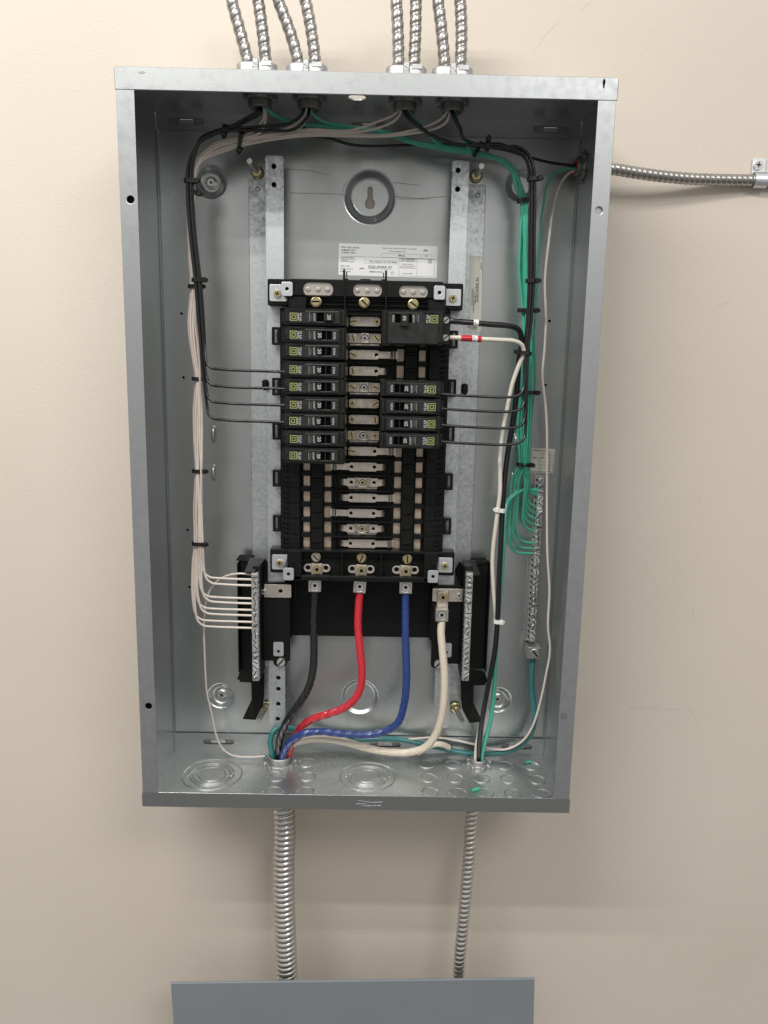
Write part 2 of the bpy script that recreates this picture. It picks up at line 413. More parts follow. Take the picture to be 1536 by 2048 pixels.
for x, dd in kn_big:
    for r in (.0175, .0245, .0285, .0385) if x < 0 else (.0165, .0225, .0265, .0365):
        b = MB().use(M['floor']); b.lathe(kdisc(r, .0014), 48)
        for a in (PI / 2 + r * 60, -PI / 2 + r * 60):
            b.box(-.002, .002, -.0014, .0014, 0, .0007, .0002, T=Matrix.Rotation(a, 4, 'Z') @ Matrix.Translation((r, 0, 0)))
        part('knockout_ring', b, floor_p, loc=(x, -dd, FZ))
# grit swept to the back of the floor sheet
b = MB()
for i in range(750):
    if i < 430: x = random.gauss(.0, .055); dd = .012 + abs(random.gauss(0, .016))
    elif i < 600: x = random.uniform(.19, .248); dd = random.uniform(.01, .11)
    else: x = random.uniform(-.24, .24); dd = random.uniform(.01, .13)
    if not (-.248 < x < .248): continue
    r = random.uniform(.0002, .0007); z = FZ
    a = random.random() * 6
    b.add([(x + r * math.cos(a), -dd + r * math.sin(a), z + .0001), (x + r * math.cos(a + 2), -dd + r * math.sin(a + 2), z + .0001), (x + r * math.cos(a + 4), -dd + r * math.sin(a + 4), z + .0001), (x, -dd, z + r)], [(0, 1, 3), (1, 2, 3), (2, 0, 3)])
o = part('grit', b, floor_p, M['hole']); o['kind'] = 'stuff'
TOPX = [(-.119, .072), (-.0645, .072), (.041, .072), (.093, .074)]
tph = [circ(-.012, -.075, .0098, 28)]
tp = panel_frame('top', [rrect(X0, -D, X1, -.006)] + tph, FLAT(0, 0, Z1 - T / 2), M['galv'])
top_p = part('top_panel', tp, enc)
for sgn in (-1, 1):
    x = sgn * (.254 - T / 2)
    hol = [] if sgn < 0 else [circ(.0300, .3490, .0100, 24)]
    b = MB().use(M['galv']); b.mesh(curve_shape([rrect(.006, Z0 + T + .0002, D, Z1 - T - .0002)] + hol, T), SIDE(x, 0, 0))
    part('side_panel', b, enc)
# folded flanges at the back with slots
def slot(u, v, L=.042, h=.0075): return rrect(u - L / 2, v - h / 2, u + L / 2, v + h / 2, h / 2 * .98, 4)
zf0 = at(720, 1472, .007).z
b = MB().use(M['galv']); b.mesh(curve_shape([rrect(X0 + .002, FZ, X1 - .002, zf0, .0005)] + [slot(u, (FZ + zf0) / 2) for u in (-.192, .0355, .0355 + .07, .215)], .0012), FRONT(0, .0066, 0)); part('bottom_flange', b, enc)
zt0 = at(720, 268, .007).z
b = MB().use(M['galv']); b.mesh(curve_shape([rrect(X0 + .002, zt0, X1 - .002, Z1 - T, .0005)] + [slot(u, (zt0 + Z1) / 2 - .001) for u in (-.216, .216, .0)], .0012), FRONT(0, .0066, 0)); part('top_flange', b, enc)
b = MB()
for u in (-.192, .0355, .1055, .215): b.box(u - .011, u + .010, .0045, .0058, (FZ + zf0) / 2 - .003, (FZ + zf0) / 2 + .003, .001)
for u in (-.216, .216, 0): b.box(u - .008, u + .008, .0045, .0058, (zt0 + Z1) / 2 - .004, (zt0 + Z1) / 2 + .002, .001)
part('back_rib', b, enc, M['galv_back'])
for u, zc in [(u, (FZ + zf0) / 2) for u in (-.192, .0355, .1055, .215)] + [(u, (zt0 + Z1) / 2 - .001) for u in (-.216, .216, 0)]:
    b = MB(); b.add([(u - .0225, -.0043, zc - .0045), (u + .022, -.0043, zc - .0045), (u + .022, -.0043, zc + .0045), (u - .022, -.0043, zc + .0045)], [(0, 1, 2, 3)]); part('slot_shade', b, enc, M['castd'])  # dark sheet added behind each slot, painting in the shade inside it
for sgn in (-1, 1):   # upright back flange strip
    b = MB().use(M['galv']); b.box(sgn * (.254 - T), sgn * (.254 - .0035), .0055, .0075, zf0, zt0, .0004); part('corner_fold', b, enc)
# front flanges
FW = .0185
def front_hole(px, py): c = at(px, py, D); return c.x, c.z
hl = [front_hole(262, 400), front_hole(298, 1411)]; hr = [front_hole(1197, 422), front_hole(1127, 1431)]
for sgn, hs in ((-1, hl), (1, hr)):
    xa, xb = (X0, X0 + FW) if sgn < 0 else (X1 - FW, X1)
    op = hs if sgn < 0 else hs[:1]
    b = MB().use(M['galv_trim']); b.mesh(curve_shape([rrect(xa, Z0 + .0175, xb, Z1 - .0200)] + [circ(x, z, .0040, 20) for x, z in op], .0018, .0005), FRONT(0, D + .0009, 0))
    f = part('front_flange', b, enc)
    for i, (x, z) in enumerate(hs):
        b = MB().use(M['dark' if sgn < 0 else 'galv']); b.disc(.0046 if i == 0 or sgn < 0 else .0040, 0, 20, FRONT(x, D - .0006 if (sgn < 0 or i == 0) else D + .0024, z)); part('hole_backing', b, f)
b = MB().use(M['galv_trim']); b.box(X0 - .0008, X1 + .0008, D, D + .0024, Z1 - .0212, Z1 + .0006, .0006); 
b.box(X0 - .0012, X0 - .0001, D - .02, D + .0014, Z1 - .0205, Z1, .0004); b.box(X1 + .0001, X1 + .0014, D - .02, D + .0014, Z1 - .0205, Z1 - .001, .0004)
ft = part('front_flange', b, enc)
b = MB().use(M['galv']); b.box(X0 - .0008, X1 + .0008, D, D + .0015, Z0 - .0004, Z0 + .0182, .0001)  # darker sheet colour than the other flanges paints in its dim floor reflection
b.box(X0 - .0012, X0 - .0001, D - .02, D + .0014, Z0, Z0 + .0175, .0004); b.box(X1 + .0001, X1 + .0014, D - .02, D + .0014, Z0, Z0 + .0175, .0004)
fb = part('front_flange', b, enc)
# weld scar and dents on the flanges
for px, py, w, h in ((283, 145, 14, 5), (1208, 167, 5, 20), (1168, 323, 4, 18)):
    x0, x1, z0, z1 = rect(px - w / 2, py - h / 2, px + w / 2, py + h / 2, D + .0025)
    b = MB(); b.mesh(curve_shape([[((x0 + x1) / 2 + (x1 - x0) / 2 * math.cos(a) * (1 + .3 * math.sin(3 * a)), (z0 + z1) / 2 + (z1 - z0) / 2 * math.sin(a)) for a in [i * PI / 6 for i in range(12)]]]), FRONT(0, D + .0026, 0)); part('scrape', b, enc, M['hole' if h > 10 else 'castd'])
for P in ([(715, 1601), (745, 1605), (764, 1604)], [(712, 1608), (740, 1607), (730, 1601)], [(725, 1612), (762, 1611)]):
    q = pix([(x, y, D + .0017) for x, y in P]); b = MB(); b.tube(q, .00018, 4); part('scratch', b, fb, M['bracket'])
# small lanced loops pressed out of the back sheet
for q in ((427, 868), (427, 946), (1031, 884), (1026, 962)):
    c = at(*q, BD + .003); b = MB(); b.tube(spline([(c.x, -BD, c.z + .0085), (c.x, -BD - .004, c.z + .006), (c.x, -BD - .0045, c.z - .005), (c.x, -BD, c.z - .0085)], .002), .0024, 10); part('lanced_loop', b, enc, M['steel2'])

# printed labels
def label_obj(name, px_corners, d, parent, m, items, label, wpx, hpx, lines=(), boxes=(), rot90=False, r=.0015, inkm='ink'):
    """px_corners: top-left, top-right, bottom-left of the label in the photograph"""
    a, b_, c_ = [at(*q, d) for q in px_corners]
    ux = b_ - a; L = ux.length; ang = math.atan2(ux.z, ux.x)
    if rot90: ang += 0
    H = (c_ - a).length; su = L / wpx; sv = H / hpx
    o = part(name, MB().use(m).mesh(curve_shape([rrect(0, -H, L, 0, r)], .0002), FRONT(a.x, d + .0002, a.z, ang)), parent, label=label)
    k = MB(); TT = FRONT(a.x, d + .00042, a.z, ang)
    for it in items:
        s, x, y, h = it[:4]; sx = it[4] if len(it) > 4 else 1.0; rz = it[5] if len(it) > 5 else 0
        me = text_mesh(s, h * 1.38 * sv, sx * su / sv, bold=h * 1.38 * sv * .016)
        k.mesh(me, TT @ Matrix.Translation((x * su, -y * sv, 0)) @ Matrix.Rotation(rz, 4, 'Z')); bpy.data.meshes.remove(me)
    for x0, y0, x1, y1, w in lines:
        dx, dy = x1 - x0, y1 - y0; LL = math.hypot(dx, dy); nx, ny = -dy / LL * w / 2, dx / LL * w / 2
        k.add([((x0 + nx) * su, -(y0 + ny) * sv, 0), ((x1 + nx) * su, -(y1 + ny) * sv, 0), ((x1 - nx) * su, -(y1 - ny) * sv, 0), ((x0 - nx) * su, -(y0 - ny) * sv, 0)], [(0, 1, 2, 3)], False, TT)
    part('printing', k, o, M[inkm]); return o
def boxl(x0, y0, x1, y1, w): return [(x0, y0, x1, y0, w), (x1, y0, x1, y1, w), (x1, y1, x0, y1, w), (x0, y1, x0, y0, w)]
def ringl(cx, cy, r, w, n=14, a0=0, a1=2 * PI): return [(cx + r * math.cos(a0 + (a1 - a0) * i / n), cy + r * math.sin(a0 + (a1 - a0) * i / n), cx + r * math.cos(a0 + (a1 - a0) * (i + 1) / n), cy + r * math.sin(a0 + (a1 - a0) * (i + 1) / n), w) for i in range(n)]
label_obj('enclosure_label', [(678, 486.5), (875.5, 493), (679, 550)], BD, enc, M['label'],
    [('TYPE 1 ENCLOSURE', 26, 58, 20, .95), ('GABINETE TIPO 1', 26, 93, 20, .95), ('COFFRET TYPE 1', 26, 126, 20, .95),
     ('For use with panelboards', 24, 182, 12), ('A utiliser avec les panneaux', 24, 199, 12), ('de distribution', 24, 216, 12), ('Para usarse en los tableros', 24, 233, 12),
     ('Made in USA', 24, 292, 16), ('Fabrique aux E.-U.', 24, 326, 16), ('Hecho en EUA', 24, 360, 16), ('80482', 270, 318, 18),
     ('Catalog or Assy. No./N° du catalogue ou d\' assembl./', 550, 48, 13, 1.15), ('No. de catalogo o ens.', 645, 86, 14, 1.2), ('MH32', 765, 142, 24), ('SER.', 1080, 68, 26), ('E 3', 1105, 134, 22),
     ('NQ, NQOD, NF OR NEHB', 395, 228, 20, 1.1), ('SQUARE D', 378, 294, 27, 1.72, 0, .00002), ('80040-181-01', 400, 356, 20, 1.1), ('F', 683, 362, 20),
     ('UL', 795, 196, 26), ('UNDERWRITERS', 855, 184, 11, 1.1), ('LABORATORIES', 855, 200, 11, 1.1), ('Cabinets Cutout Box', 815, 242, 12), ('Caja de Gabinetes Electricos', 790, 265, 12), ('Boites de Jonction Electriques', 785, 288, 12), ('Issue No. E-18080', 825, 362, 12),
     ('SA', 1158, 202, 26, .9)],
    'white printed label with rounded corners on the back panel', 1262, 402,
    lines=[(26, 162, 1240, 162, 2.4), (378, 306, 678, 306, 4)] + boxl(548, 110, 1045, 160, 2) + boxl(1060, 108, 1192, 160, 2) + boxl(330, 198, 762, 240, 2) + boxl(776, 166, 1232, 388, 2) + [(1005, 190, 1005, 386, 2)] + boxl(676, 340, 708, 372, 2) + ringl(808, 186, 25, 2.5) + ringl(1170, 190, 27, 5, 12, .6, 5.6) + boxl(848, 170, 1003, 206, 1.5))

label_obj('torque_label', [(1063, 896), (1110, 898), (1061, 944)], BD, enc, M['labely'],
    [('Terminal screw torque', 4, 5, 3, .8), ('AWG', 5, 22, 3.6, .8), ('Wire', 24, 12.5, 3.6, .8), ('lb-in', 42, 12.5, 3.6, .8), ('Cu', 8, 42, 4)] + [(s, 23, 20.5 + 7.4 * i, 3.6, .8) for i, s in enumerate(('14-10', '8', '6-4', '3-2', '1/0'))] + [(s, 45, 20.5 + 7.4 * i, 3.6) for i, s in enumerate(('20', '25', '35', '40', '50'))],
    'small cream torque table stuck above the ground bar', 58, 52,
    lines=boxl(2, 6, 56, 50, .6) + [(20, 6, 20, 50, .5), (40, 6, 40, 50, .5)] + [(20 if i < 5 else 2, 14 + 7.4 * i, 56, 14 + 7.4 * i, .5) for i in range(5)], r=.0002)

# ------------------------------------------------------------ INTERIOR CHASSIS
cha = thing('panelboard_chassis', 'black panelboard chassis on galvanised rails in the cabinet', 'panelboard', (0, -.01, -.0))
def rail(sgn):
    if sgn < 0: xf, xi, xo = at(497, 380, .006).x, at(568, 420, .034).x, at(531, 420, .034).x; zt, zb = at(548, 311, .034).z, at(557, 1453, .034).z
    else: xf, xi, xo = at(972, 380, .006).x, at(901, 420, .034).x, at(936, 420, .034).x; zt, zb = at(920, 321, .034).z, at(888, 1455, .034).z
    if sgn > 0: pass
    hs = [(h, .0024) for h in ((548, 333), (548, 370))] if sgn < 0 else [(h, .0024) for h in ((916, 341), (915, 379))]
    low = [((557, 1355)), ((557, 1377)), ((557, 1407)), ((556, 1437))] if sgn < 0 else []
    hh = [circ(at(*h, .034).x, at(*h, .034).z, .0029 if i < 2 else .0030, 14) for i, h in enumerate([a[0] for a in hs] + low)]
    b = MB().use(M['zinc']); a_, b_ = min(xi, xo), max(xi, xo)
    b.mesh(curve_shape([rrect(a_, zb, b_, zt, .003, 3)] + hh, .002, .0005), FRONT(0, .0345, 0))
    r = part('mounting_rail', b, cha)
    b = MB().use(M['zinc']); a_, b_ = min(xf, xo), max(xf, xo)
    b.box(a_, b_, BD + .0003, .0062, zb + .035, zt - .020, .0006); part('rail_foot', b, r)
    b = MB().use(M['zinc']); b.box(xo - sgn * 0, xo - sgn * .002, .0064, .0334, zb + .006, zt - .002, .0005); part('rail_web', b, r)
    b = MB()
    for h in [a[0] for a in hs] + low: c = at(*h, .034); b.disc(.0034, 0, 14, FRONT(c.x, .0325, c.z))
    part('hole_backing', b, r, M['hole'])
    b = MB()
    for (px, py) in (((515, 378),) if sgn < 0 else ((955, 390), )): c = at(px, py, .0064); b.lathe([(.0028, 0), (.0028, .0006), (.0012, .0006)], 12, FRONT(c.x, .0064, c.z))
    part('small_hole', b, r, M['steel2'])
rail(-1); rail(1)
b0 = None
for base, tip, dt, db in (((515, 345), (499, 322), .056, .006), ((952, 352), (963, 332), .058, .006), ((533, 1413), (517, 1441), .052, .006), ((910, 1415), (927, 1447), .052, .006)):
    p0, p1 = at(*base, db), at(*tip, dt); a = (p1 - p0).normalized()
    q = a.to_track_quat('Z', 'Y').to_matrix().to_4x4()
    b = MB().use(M['steel2']); b.tube([p0 + (p1 - p0) * t / 20 for t in range(21)], .0031, 14)
    s_ = part('stud', b, cha)
    TT = Matrix.Translation(p0) @ q
    b = MB().use(M['brass']); b.lathe([(.0078, 0), (.0078, .0016), (.003, .0018)], 24, TT); part('washer', b, s_)
    b = MB().use(M['brass']); b.lathe([(.0062, .0018), (.0064, .0045), (.0058, .0062), (.003, .0064)], 6, TT, False); part('nut', b, s_)
# sticker on the right rail foot
lx = [at(*q, .0066) for q in ((939, 512), (963, 512), (939, 664))]
lab = label_obj('rail_label', [(940, 512), (965, 512), (936, 664)], .0064, cha, M['labely'],
    [(s, x, y, h, k, PI / 2) for s, x, y, h, k in (('CLASS CTL PANELBOARD', 9, 98, 2.3, 1.15), ('PANNEAU DE DISTRIBUTION CLASSE CTL', 13, 112, 2.2, 1.1), ('TABLERO CLASE CTL', 17, 98, 2.2, 1.1), ('SQUARE D', 22.5, 92, 4.6, 2.1), ('80043-712-05', 31, 25, 2.4, .8), ('LISTED', 7.5, 148, 3.0, .8), ('UL', 3.6, 144, 5, .9), ('SYS NO. 27408', 13, 148, 2.8, .7), ('ISSUE NO. 4', 18, 148, 2.6, .7), ('ISSUE NO. A-12', 22, 148, 2.6, .7))],
    'tall cream printed sticker on the right rail', 33, 152, lines=[(23.6, 92, 23.6, 42, .6), (24.5, 0, 24.5, 110, .35)], r=.0002)

b = MB()
for i in range(420):
    c = at(random.gauss(548, 9), random.triangular(1088, 1160, 1118), .0362); r = random.uniform(.0002, .0006); a = random.random() * 6
    b.add([(c.x + r * math.cos(a), c.y, c.z + r * math.sin(a)), (c.x + r * math.cos(a + 2), c.y, c.z + r * math.sin(a + 2)), (c.x + r * math.cos(a + 4), c.y, c.z + r * math.sin(a + 4)), (c.x, c.y - r, c.z)], [(0, 1, 3), (1, 2, 3), (2, 0, 3)])
tag(part('metal_swarf', b, cha, M['castd']), kind='stuff')
# black chassis bed
BX = .101
zc0, zc1 = -.1155, .1805
def ZR(k): return .1665 - .01925 * (k - 1)        # bus rows
b = MB().use(M['black']); b.box(-BX, BX, .0355, .0400, zc0, zc1, .001); part('base_tray', b, cha)
for sgn in (-1, 1):
    # outer ribbed wall, bus windows and inner column
    b = MB().use(M['black'])
    b.box(sgn * .0765, sgn * .101, .0400, .0500, zc0, zc1, .001)
    for k in range(1, 16):
        z = ZR(k); b.box(sgn * .0770, sgn * .0900, .0500, .0512, z - .0080, z + .0080, .0006)
        for j in range(3): b.box(sgn * .0915, sgn * .0955, .0500, .0528, z - .0075 + j * .0058, z - .0045 + j * .0058, .0012); b.box(sgn * .0960, sgn * .0985, .0500, .0522, z - .0065 + j * .0058, z - .0040 + j * .0058, .001)
    part('side_block', b, cha)
    b = MB().use(M['copper']); b.box(sgn * .0650, sgn * .0735, .0400, .0425, zc0 + .003, zc1 - .003, .0004); part('bus_bar', b, cha)
    b = MB().use(M['copper']); b.box(sgn * .0385, sgn * .0475, .0400, .0425, zc0 + .003, zc1 - .003, .0004); part('bus_bar', b, cha)
    b = MB().use(M['black']); b.box(sgn * .0478, sgn * .0640, .0400, .0500, zc0, zc1, .0012)
    for k in range(1, 16): b.box(sgn * .0500, sgn * .0620, .0500, .0520, ZR(k) - .0005, ZR(k) + .0045, .0011)
    col_ = part('breaker_hook_strip', b, cha)
    b = MB().use(M['black'])
    for k in range(1, 16): z = ZR(k) + .0096; b.box(sgn * .0641, sgn * .0764, .0426, .0480, z - .0032, z + .0032, .0006); b.box(sgn * .0345, sgn * .0477, .0426, .0475, z - .0024, z + .0024, .0006)
    part('window_frame', b, cha)
# centre: stepped floor behind the fingers and separators
b = MB().use(M['black']); b.box(-.0385, .0385, .0401, .0440, zc0, zc1, .0008)
b.box(-.0335, -.0325, .0440, .052, zc0, zc1); b.box(.0325, .0335, .0440, .052, zc0, zc1)
part('centre_tray', b, cha)
for k in range(1, 16):
    z = ZR(k) - .0099; b = MB().use(M['black']); w = .0375
    b.box(-w, w, .0440, .0570, z - .0008, z + .0008, .0004)
    b.box(-.021, .021, .0440, .0545, z - .0026, z - .0009, .0004)
    part('phase_barrier', b, cha)
# bus connectors
def finger(b, x0, x1, z, hw=.0040, d=.0500):
    s = 1 if x1 > x0 else -1; L = abs(x1 - x0); n = 14; pr = []
    for i in range(n + 1):
        t = i / n; pr.append((x0 + s * L * t, d - .004 * t * t + (.0022 * math.sin(PI * min(1, max(0, (t - .55) / .3))) if L > .015 else .0012 * math.sin(PI * t))))
    vs = []; fs = []
    for x, dd in pr:
        hh = hw * (1.15 if L > .015 and abs(x - x0) > L * .62 else 1)
        vs += [(x, -dd, z - hh), (x, -dd, z + hh), (x, -dd + .0012, z + hh), (x, -dd + .0012, z - hh)]
    for i in range(n):
        for k in range(4): k2 = (k + 1) % 4; fs.append((i * 4 + k, i * 4 + k2, i * 4 + 4 + k2, i * 4 + 4 + k))
    fs.append((n * 4, n * 4 + 1, n * 4 + 2, n * 4 + 3)); b.add(vs, fs, False)
rows = {1: ('p', 's', 's'), 2: ('t', 's', 's'), 3: ('p', 's', 'L'), 4: ('p', 's', 'S'), 5: ('t', 's', 's'), 6: ('p', 's', 's'), 7: ('p', 's', 's'), 8: ('t', 's', 's'), 9: ('p', 's', 'L'),
        10: ('p', 'L', 'S'), 11: ('t', 'S', 'S'), 12: ('p', 'S', 'L'), 13: ('p', 'L', 'S'), 14: ('t', 'S', 'S'), 15: ('p', 'S', 'L')}
for k, (ty, le, ri) in rows.items():
    z = ZR(k); b = MB().use(M['bus']); e_ = .0182
    sh = [(-e_ + .003, -.0056), (e_ - .003, -.0056), (e_, -.0040), (e_, .0040), (e_ - .003, .0056), (-e_ + .003, .0056), (-e_, .0040), (-e_, -.0040)]
    hs = []
    if le != 's': hs.append(circ(-.0140, 0, .0021, 12))
    if ri != 's': hs.append(circ(.0140, 0, .0021, 12))
    if ty == 'p': b.mesh(curve_shape([sh] + hs, .0016, .0003), FRONT(0, .0500, z))
    else:
        for s_ in (-1, 1): b.mesh(curve_shape([rrect(-.005, -.0056, .005, .0056, .0006)] + ([circ(0, 0, .0021, 12)] if (le if s_ < 0 else ri) != 's' else []), .0016, .0003), FRONT(s_ * .0140, .0500, z))
        b.box(-.010, .010, .0450, .0468, z - .0056, z + .0056); b.box(-.0175, .0175, .0450, .0470, z - .0085, z - .0066)
    if le in 'SL': finger(b, -e_ + .001, -.0275 if le == 'S' else -.0405, z)
    if ri in 'SL': finger(b, e_ - .001, .0275 if ri == 'S' else .0405, z)
    bc = part('bus_connector', b, cha)
    if le != 's' or ri != 's':
        b = MB()
        if le != 's': b.disc(.0025, 0, 12, FRONT(-.0140, .0488, z))
        if ri != 's': b.disc(.0025, 0, 12, FRONT(.0140, .0488, z))
        part('hole_backing', b, bc, M['hole'])
    if le == 's': screw(random.choice((SLOTB, CROSSB, CROSSB)) if k not in (1, 2, 3) else SLOTB, -.0140, .0515, z, .0040, bc, random.random() * 3)
    if ri == 's': screw(random.choice((CROSSB, SLOTB)), .0140, .0515, z, .0040, bc, random.random() * 3)
    if ty == 't':
        b = MB().use(M['bus']); b.mesh(curve_shape([rrect(-.0050, -.0058, .0050, .0058, .0004), circ(0, 0, .0044, 20)], .0030, .0003), FRONT(.0, .0520, z)); ct = part('lug_plate', b, bc)
        screw(RINGB if k > 9 else HEXS, .0, .0520, z, .0038, bc)
# slotted side tabs on both edges
tabsL = [(672, 34), (773, 34), (862, 34), (956, 32), (1046, 32)]; tabsR = [(679, 36), (776, 32), (868, 34), (963, 34), (1052, 34)]
for sgn, tl in ((-1, tabsL), (1, tabsR)):
    for py, hh in tl:
        z = at(553 if sgn < 0 else 898, py, .045).z
        b = MB().use(M['black']); xa, xb = (sgn * .1010, sgn * .1110); u0, u1 = min(xa, xb), max(xa, xb); cx = sgn * .1065
        b.mesh(curve_shape([rrect(u0, z - .0105, u1, z + .0105, .001, 2), rrect(cx - .0018, z - .0075, cx + .0018, z + .0075, .0006, 2)], .008, .0006), FRONT(0, .0440, 0)); part('side_tab', b, cha)
for px, py in ((531, 770), (929, 778)):
    c = at(px, py, .036); b = MB().use(M['black']); b.box(c.x - .004, c.x + .004, .030, .040, c.z - .0065, c.z + .0065, .002); part('side_stop', b, cha)

# top cover block
DT = .072
x0, x1, z0, z1 = rect(578, 560, 886, 613, DT)
b = MB().use(M['black'])
wins = []
for px, py in ((636, 578), (735, 580.5), (827, 583.5)): c = at(px, py, DT); wins.append((c.x, c.z))
zs = at(730, 592, DT).z
b.mesh(curve_shape([rrect(x0, zs - .001, x1, z1, .0015, 2)] + [rrect(x - .0173, z - .0077, x + .0173, z + .0077, .0070, 6) for x, z in wins], .0040, .0008), FRONT(0, DT - .002, 0))
b.box(x0 - .004, x1 + .004, .036, DT - .0041, zs - .004, z1 - .0015, .001)
b.box(x0 + .006, x1 - .006, .036, DT - .010, zs - .022, zs - .0042, .001)
for i in range(3): zz = zs - .0050 - i * .0052; b.box(x0 + .012, x1 - .010, .0618, DT - .004 - i * .0012, zz - .0007, zz + .0007, .0003)
for px in (690, 772):
    c = at(px, 600, DT); b.box(c.x - .0009, c.x + .0009, .06, DT + .0012, zs - .022, z1 + .001, .0003)
b.box(x0 - .001, x0 + .020, .05, DT - .001, zs - .022, zs - .0015, .0012); b.box(x1 - .017, x1 + .004, .05, DT - .001, zs - .022, zs - .0015, .0012)
b.box(-.006, .006, DT - .004, DT - .001, z1 - .0005, z1 + .0012, .0005)
tc_ = part('main_cover', b, cha)
for px, py in ((688, 552), (772, 554)):   # little hooks
    c = at(px, py, DT); b = MB().use(M['black']); b.box(c.x - .0012, c.x + .0012, DT - .006, DT, c.z - .004, c.z + .0075, .0005); s_ = 1 if px < 700 else -1
    b.box(c.x, c.x + s_ * .0050, DT - .006, DT, c.z - .0045, c.z - .0025, .0005); b.box(c.x + s_ * .0022, c.x + s_ * .0034, DT - .006, DT - .001, c.z - .001, c.z + .0050, .0004); part('retaining_hook', b, tc_)
for x, z in wins:
    b = MB().use(M['window']); b.mesh(curve_shape([rrect(x - .0171, z - .0075, x + .0171, z + .0075, .0068, 6)], .001), FRONT(0, DT - .0033, 0)); w_ = part('terminal_window', b, tc_)
    for dx in (-.0115, 0, .0110):
        b = MB().use(M['dot']); b.lathe([(.0030, 0), (.0029, .0006), (.0018, .0008), (.0001, .0008)], 16, FRONT(x + dx, DT - .0028, z - .0003)); part('rivet', b, w_)
for i, (px, py, r) in enumerate(((632, 603.5, .5), (728.5, 605.5, 1.0), (826.5, 608.5, -.9))):
    c = at(px, py, DT); b = MB().use(M['brass']); b.lathe([(.0065, 0), (.0065, .0012), (.0050, .0014)], 28, FRONT(c.x, DT - .002, c.z)); ws = part('screw_flange', b, tc_)
    screw(SLOTB, c.x, DT + .0026, c.z, .0052, tc_, [0, .75, .6][i])

# ears: z-folded zinc brackets
def ear(p_scr, p_tab, d_low, d_hi, sgn, up):
    c, t = at(*p_scr, d_low), at(*p_tab, d_hi)
    b = MB().use(M['black']); b.box(c.x - .013, c.x + .013, .036, d_low - .0012, c.z - .014, c.z + .016, .001); part('ear_block', b, cha)
    b = MB().use(M['bracket']); b.mesh(curve_shape([rrect(c.x - .0105, c.z - .0095, c.x + .0105, c.z + .0095, .002, 3)], .0014, .0003), FRONT(0, d_low, 0))
    b.mesh(curve_shape([rrect(t.x - .0065, t.z - .0078, t.x + .0065, t.z + .0078, .0022, 3), circ(t.x, t.z, .0022, 14)], .0014, .0003), FRONT(0, d_hi, 0))
    s_ = 1 if t.x > c.x else -1
    xa = t.x - s_ * .0063
    b.add([(xa, -d_hi, t.z + .0078), (xa, -d_hi, t.z - .0050), (c.x + s_ * .0095, -d_low, c.z - .0090), (c.x + s_ * .0095, -d_low, c.z + .0090)], [(0, 1, 2, 3), (3, 2, 1, 0)])
    br = part('mounting_bracket', b, cha)
    b = MB(); b.disc(.0027, 0, 14, FRONT(t.x, d_hi - .0009, t.z)); part('hole_backing', b, br, M['hole'])
    screw(CROSSB, c.x - s_ * .001, d_low + .0030, c.z - .001, .0044, br, .3)
ear((557, 586), (574, 578), .058, .074, -1, 1); ear((904, 595), (879, 585.5), .058, .074, 1, 1)
ear((561, 1124), (577, 1148), .058, .074, -1, -1); ear((888, 1130), (866, 1153), .058, .074, 1, -1)

# bottom lug block
DL = .062
x0, x1, z0, z1 = rect(574, 1104, 877, 1162, DL)
b = MB().use(M['black'])
b.box(x0, x1, .036, DL - .014, z0, z1, .001)
b.box(x0 - .003, x1 + .001, .040, DL, z0 - .001, z0 + .0055, .0012); b.box(x0 - .001, x1 + .006, .040, DL - .002, z1 - .0022, z1 + .001, .0008)
b.box(x0, x0 + .018, .04, DL, z0, z1, .001); b.box(x1 - .018, x1, .04, DL, z0, z1, .001)
for px in (684, 762): c = at(px, 1130, DL); b.box(c.x - .0010, c.x + .0010, .04, DL - .001, z0, z1, .0004)
for px in (673, 768, 590, 853): c = at(px, 1190, .045); b.box(c.x - .0007, c.x + .0007, .030, .040, z0 - .030, z0, .0003)
b.box(x0 + .018, x1 - .018, .04, DL - .012, z1 - .0125, z1 - .0115, .0003)
lb = part('lug_block', b, cha)
for i, (px, py) in enumerate(((634, 1136), (722.5, 1138.5), (811, 1140))):
    c = at(px, py, DL - .010)
    b = MB().use(M['bus']); b.mesh(curve_shape([rrect(c.x - .0168, c.z - .0052, c.x + .0168, c.z + .0052, .0050, 5), circ(c.x - .0112, c.z + .0005, .0030, 14), circ(c.x + .0112, c.z + .0005, .0030, 14)], .002, .0004), FRONT(0, DL - .010, 0)); pl = part('lug_strap', b, lb)
    b = MB(); b.disc(.0034, 0, 14, FRONT(c.x - .0112, DL - .0112, c.z + .0005)); b.disc(.0034, 0, 14, FRONT(c.x + .0112, DL - .0112, c.z + .0005)); part('hole_backing', b, pl, M['hole'])
    b = MB().use(M['bus']); b.box(c.x - .0070, c.x + .0070, DL - .010, DL - .006, c.z - .0075, c.z + .0068, .0006); part('lug_plate', b, lb)
    screw(RINGB, c.x + .0004, DL - .0035, c.z - .0003, .0056, lb)
for px, py, r, dt in ((631.5, 1115, .8, SLOTC), (723, 1116.5, 2.0, SLOTB), (815, 1119, 1.5, SLOTB)):
    c = at(px, py, DL - .004); b = MB().use(M['brass']); b.lathe([(.0062, 0), (.0062, .001), (.0048, .0012)], 24, FRONT(c.x, DL - .007, c.z)); part('screw_flange', b, lb)
    screw(dt, c.x, DL - .003, c.z, .0049, lb, r)
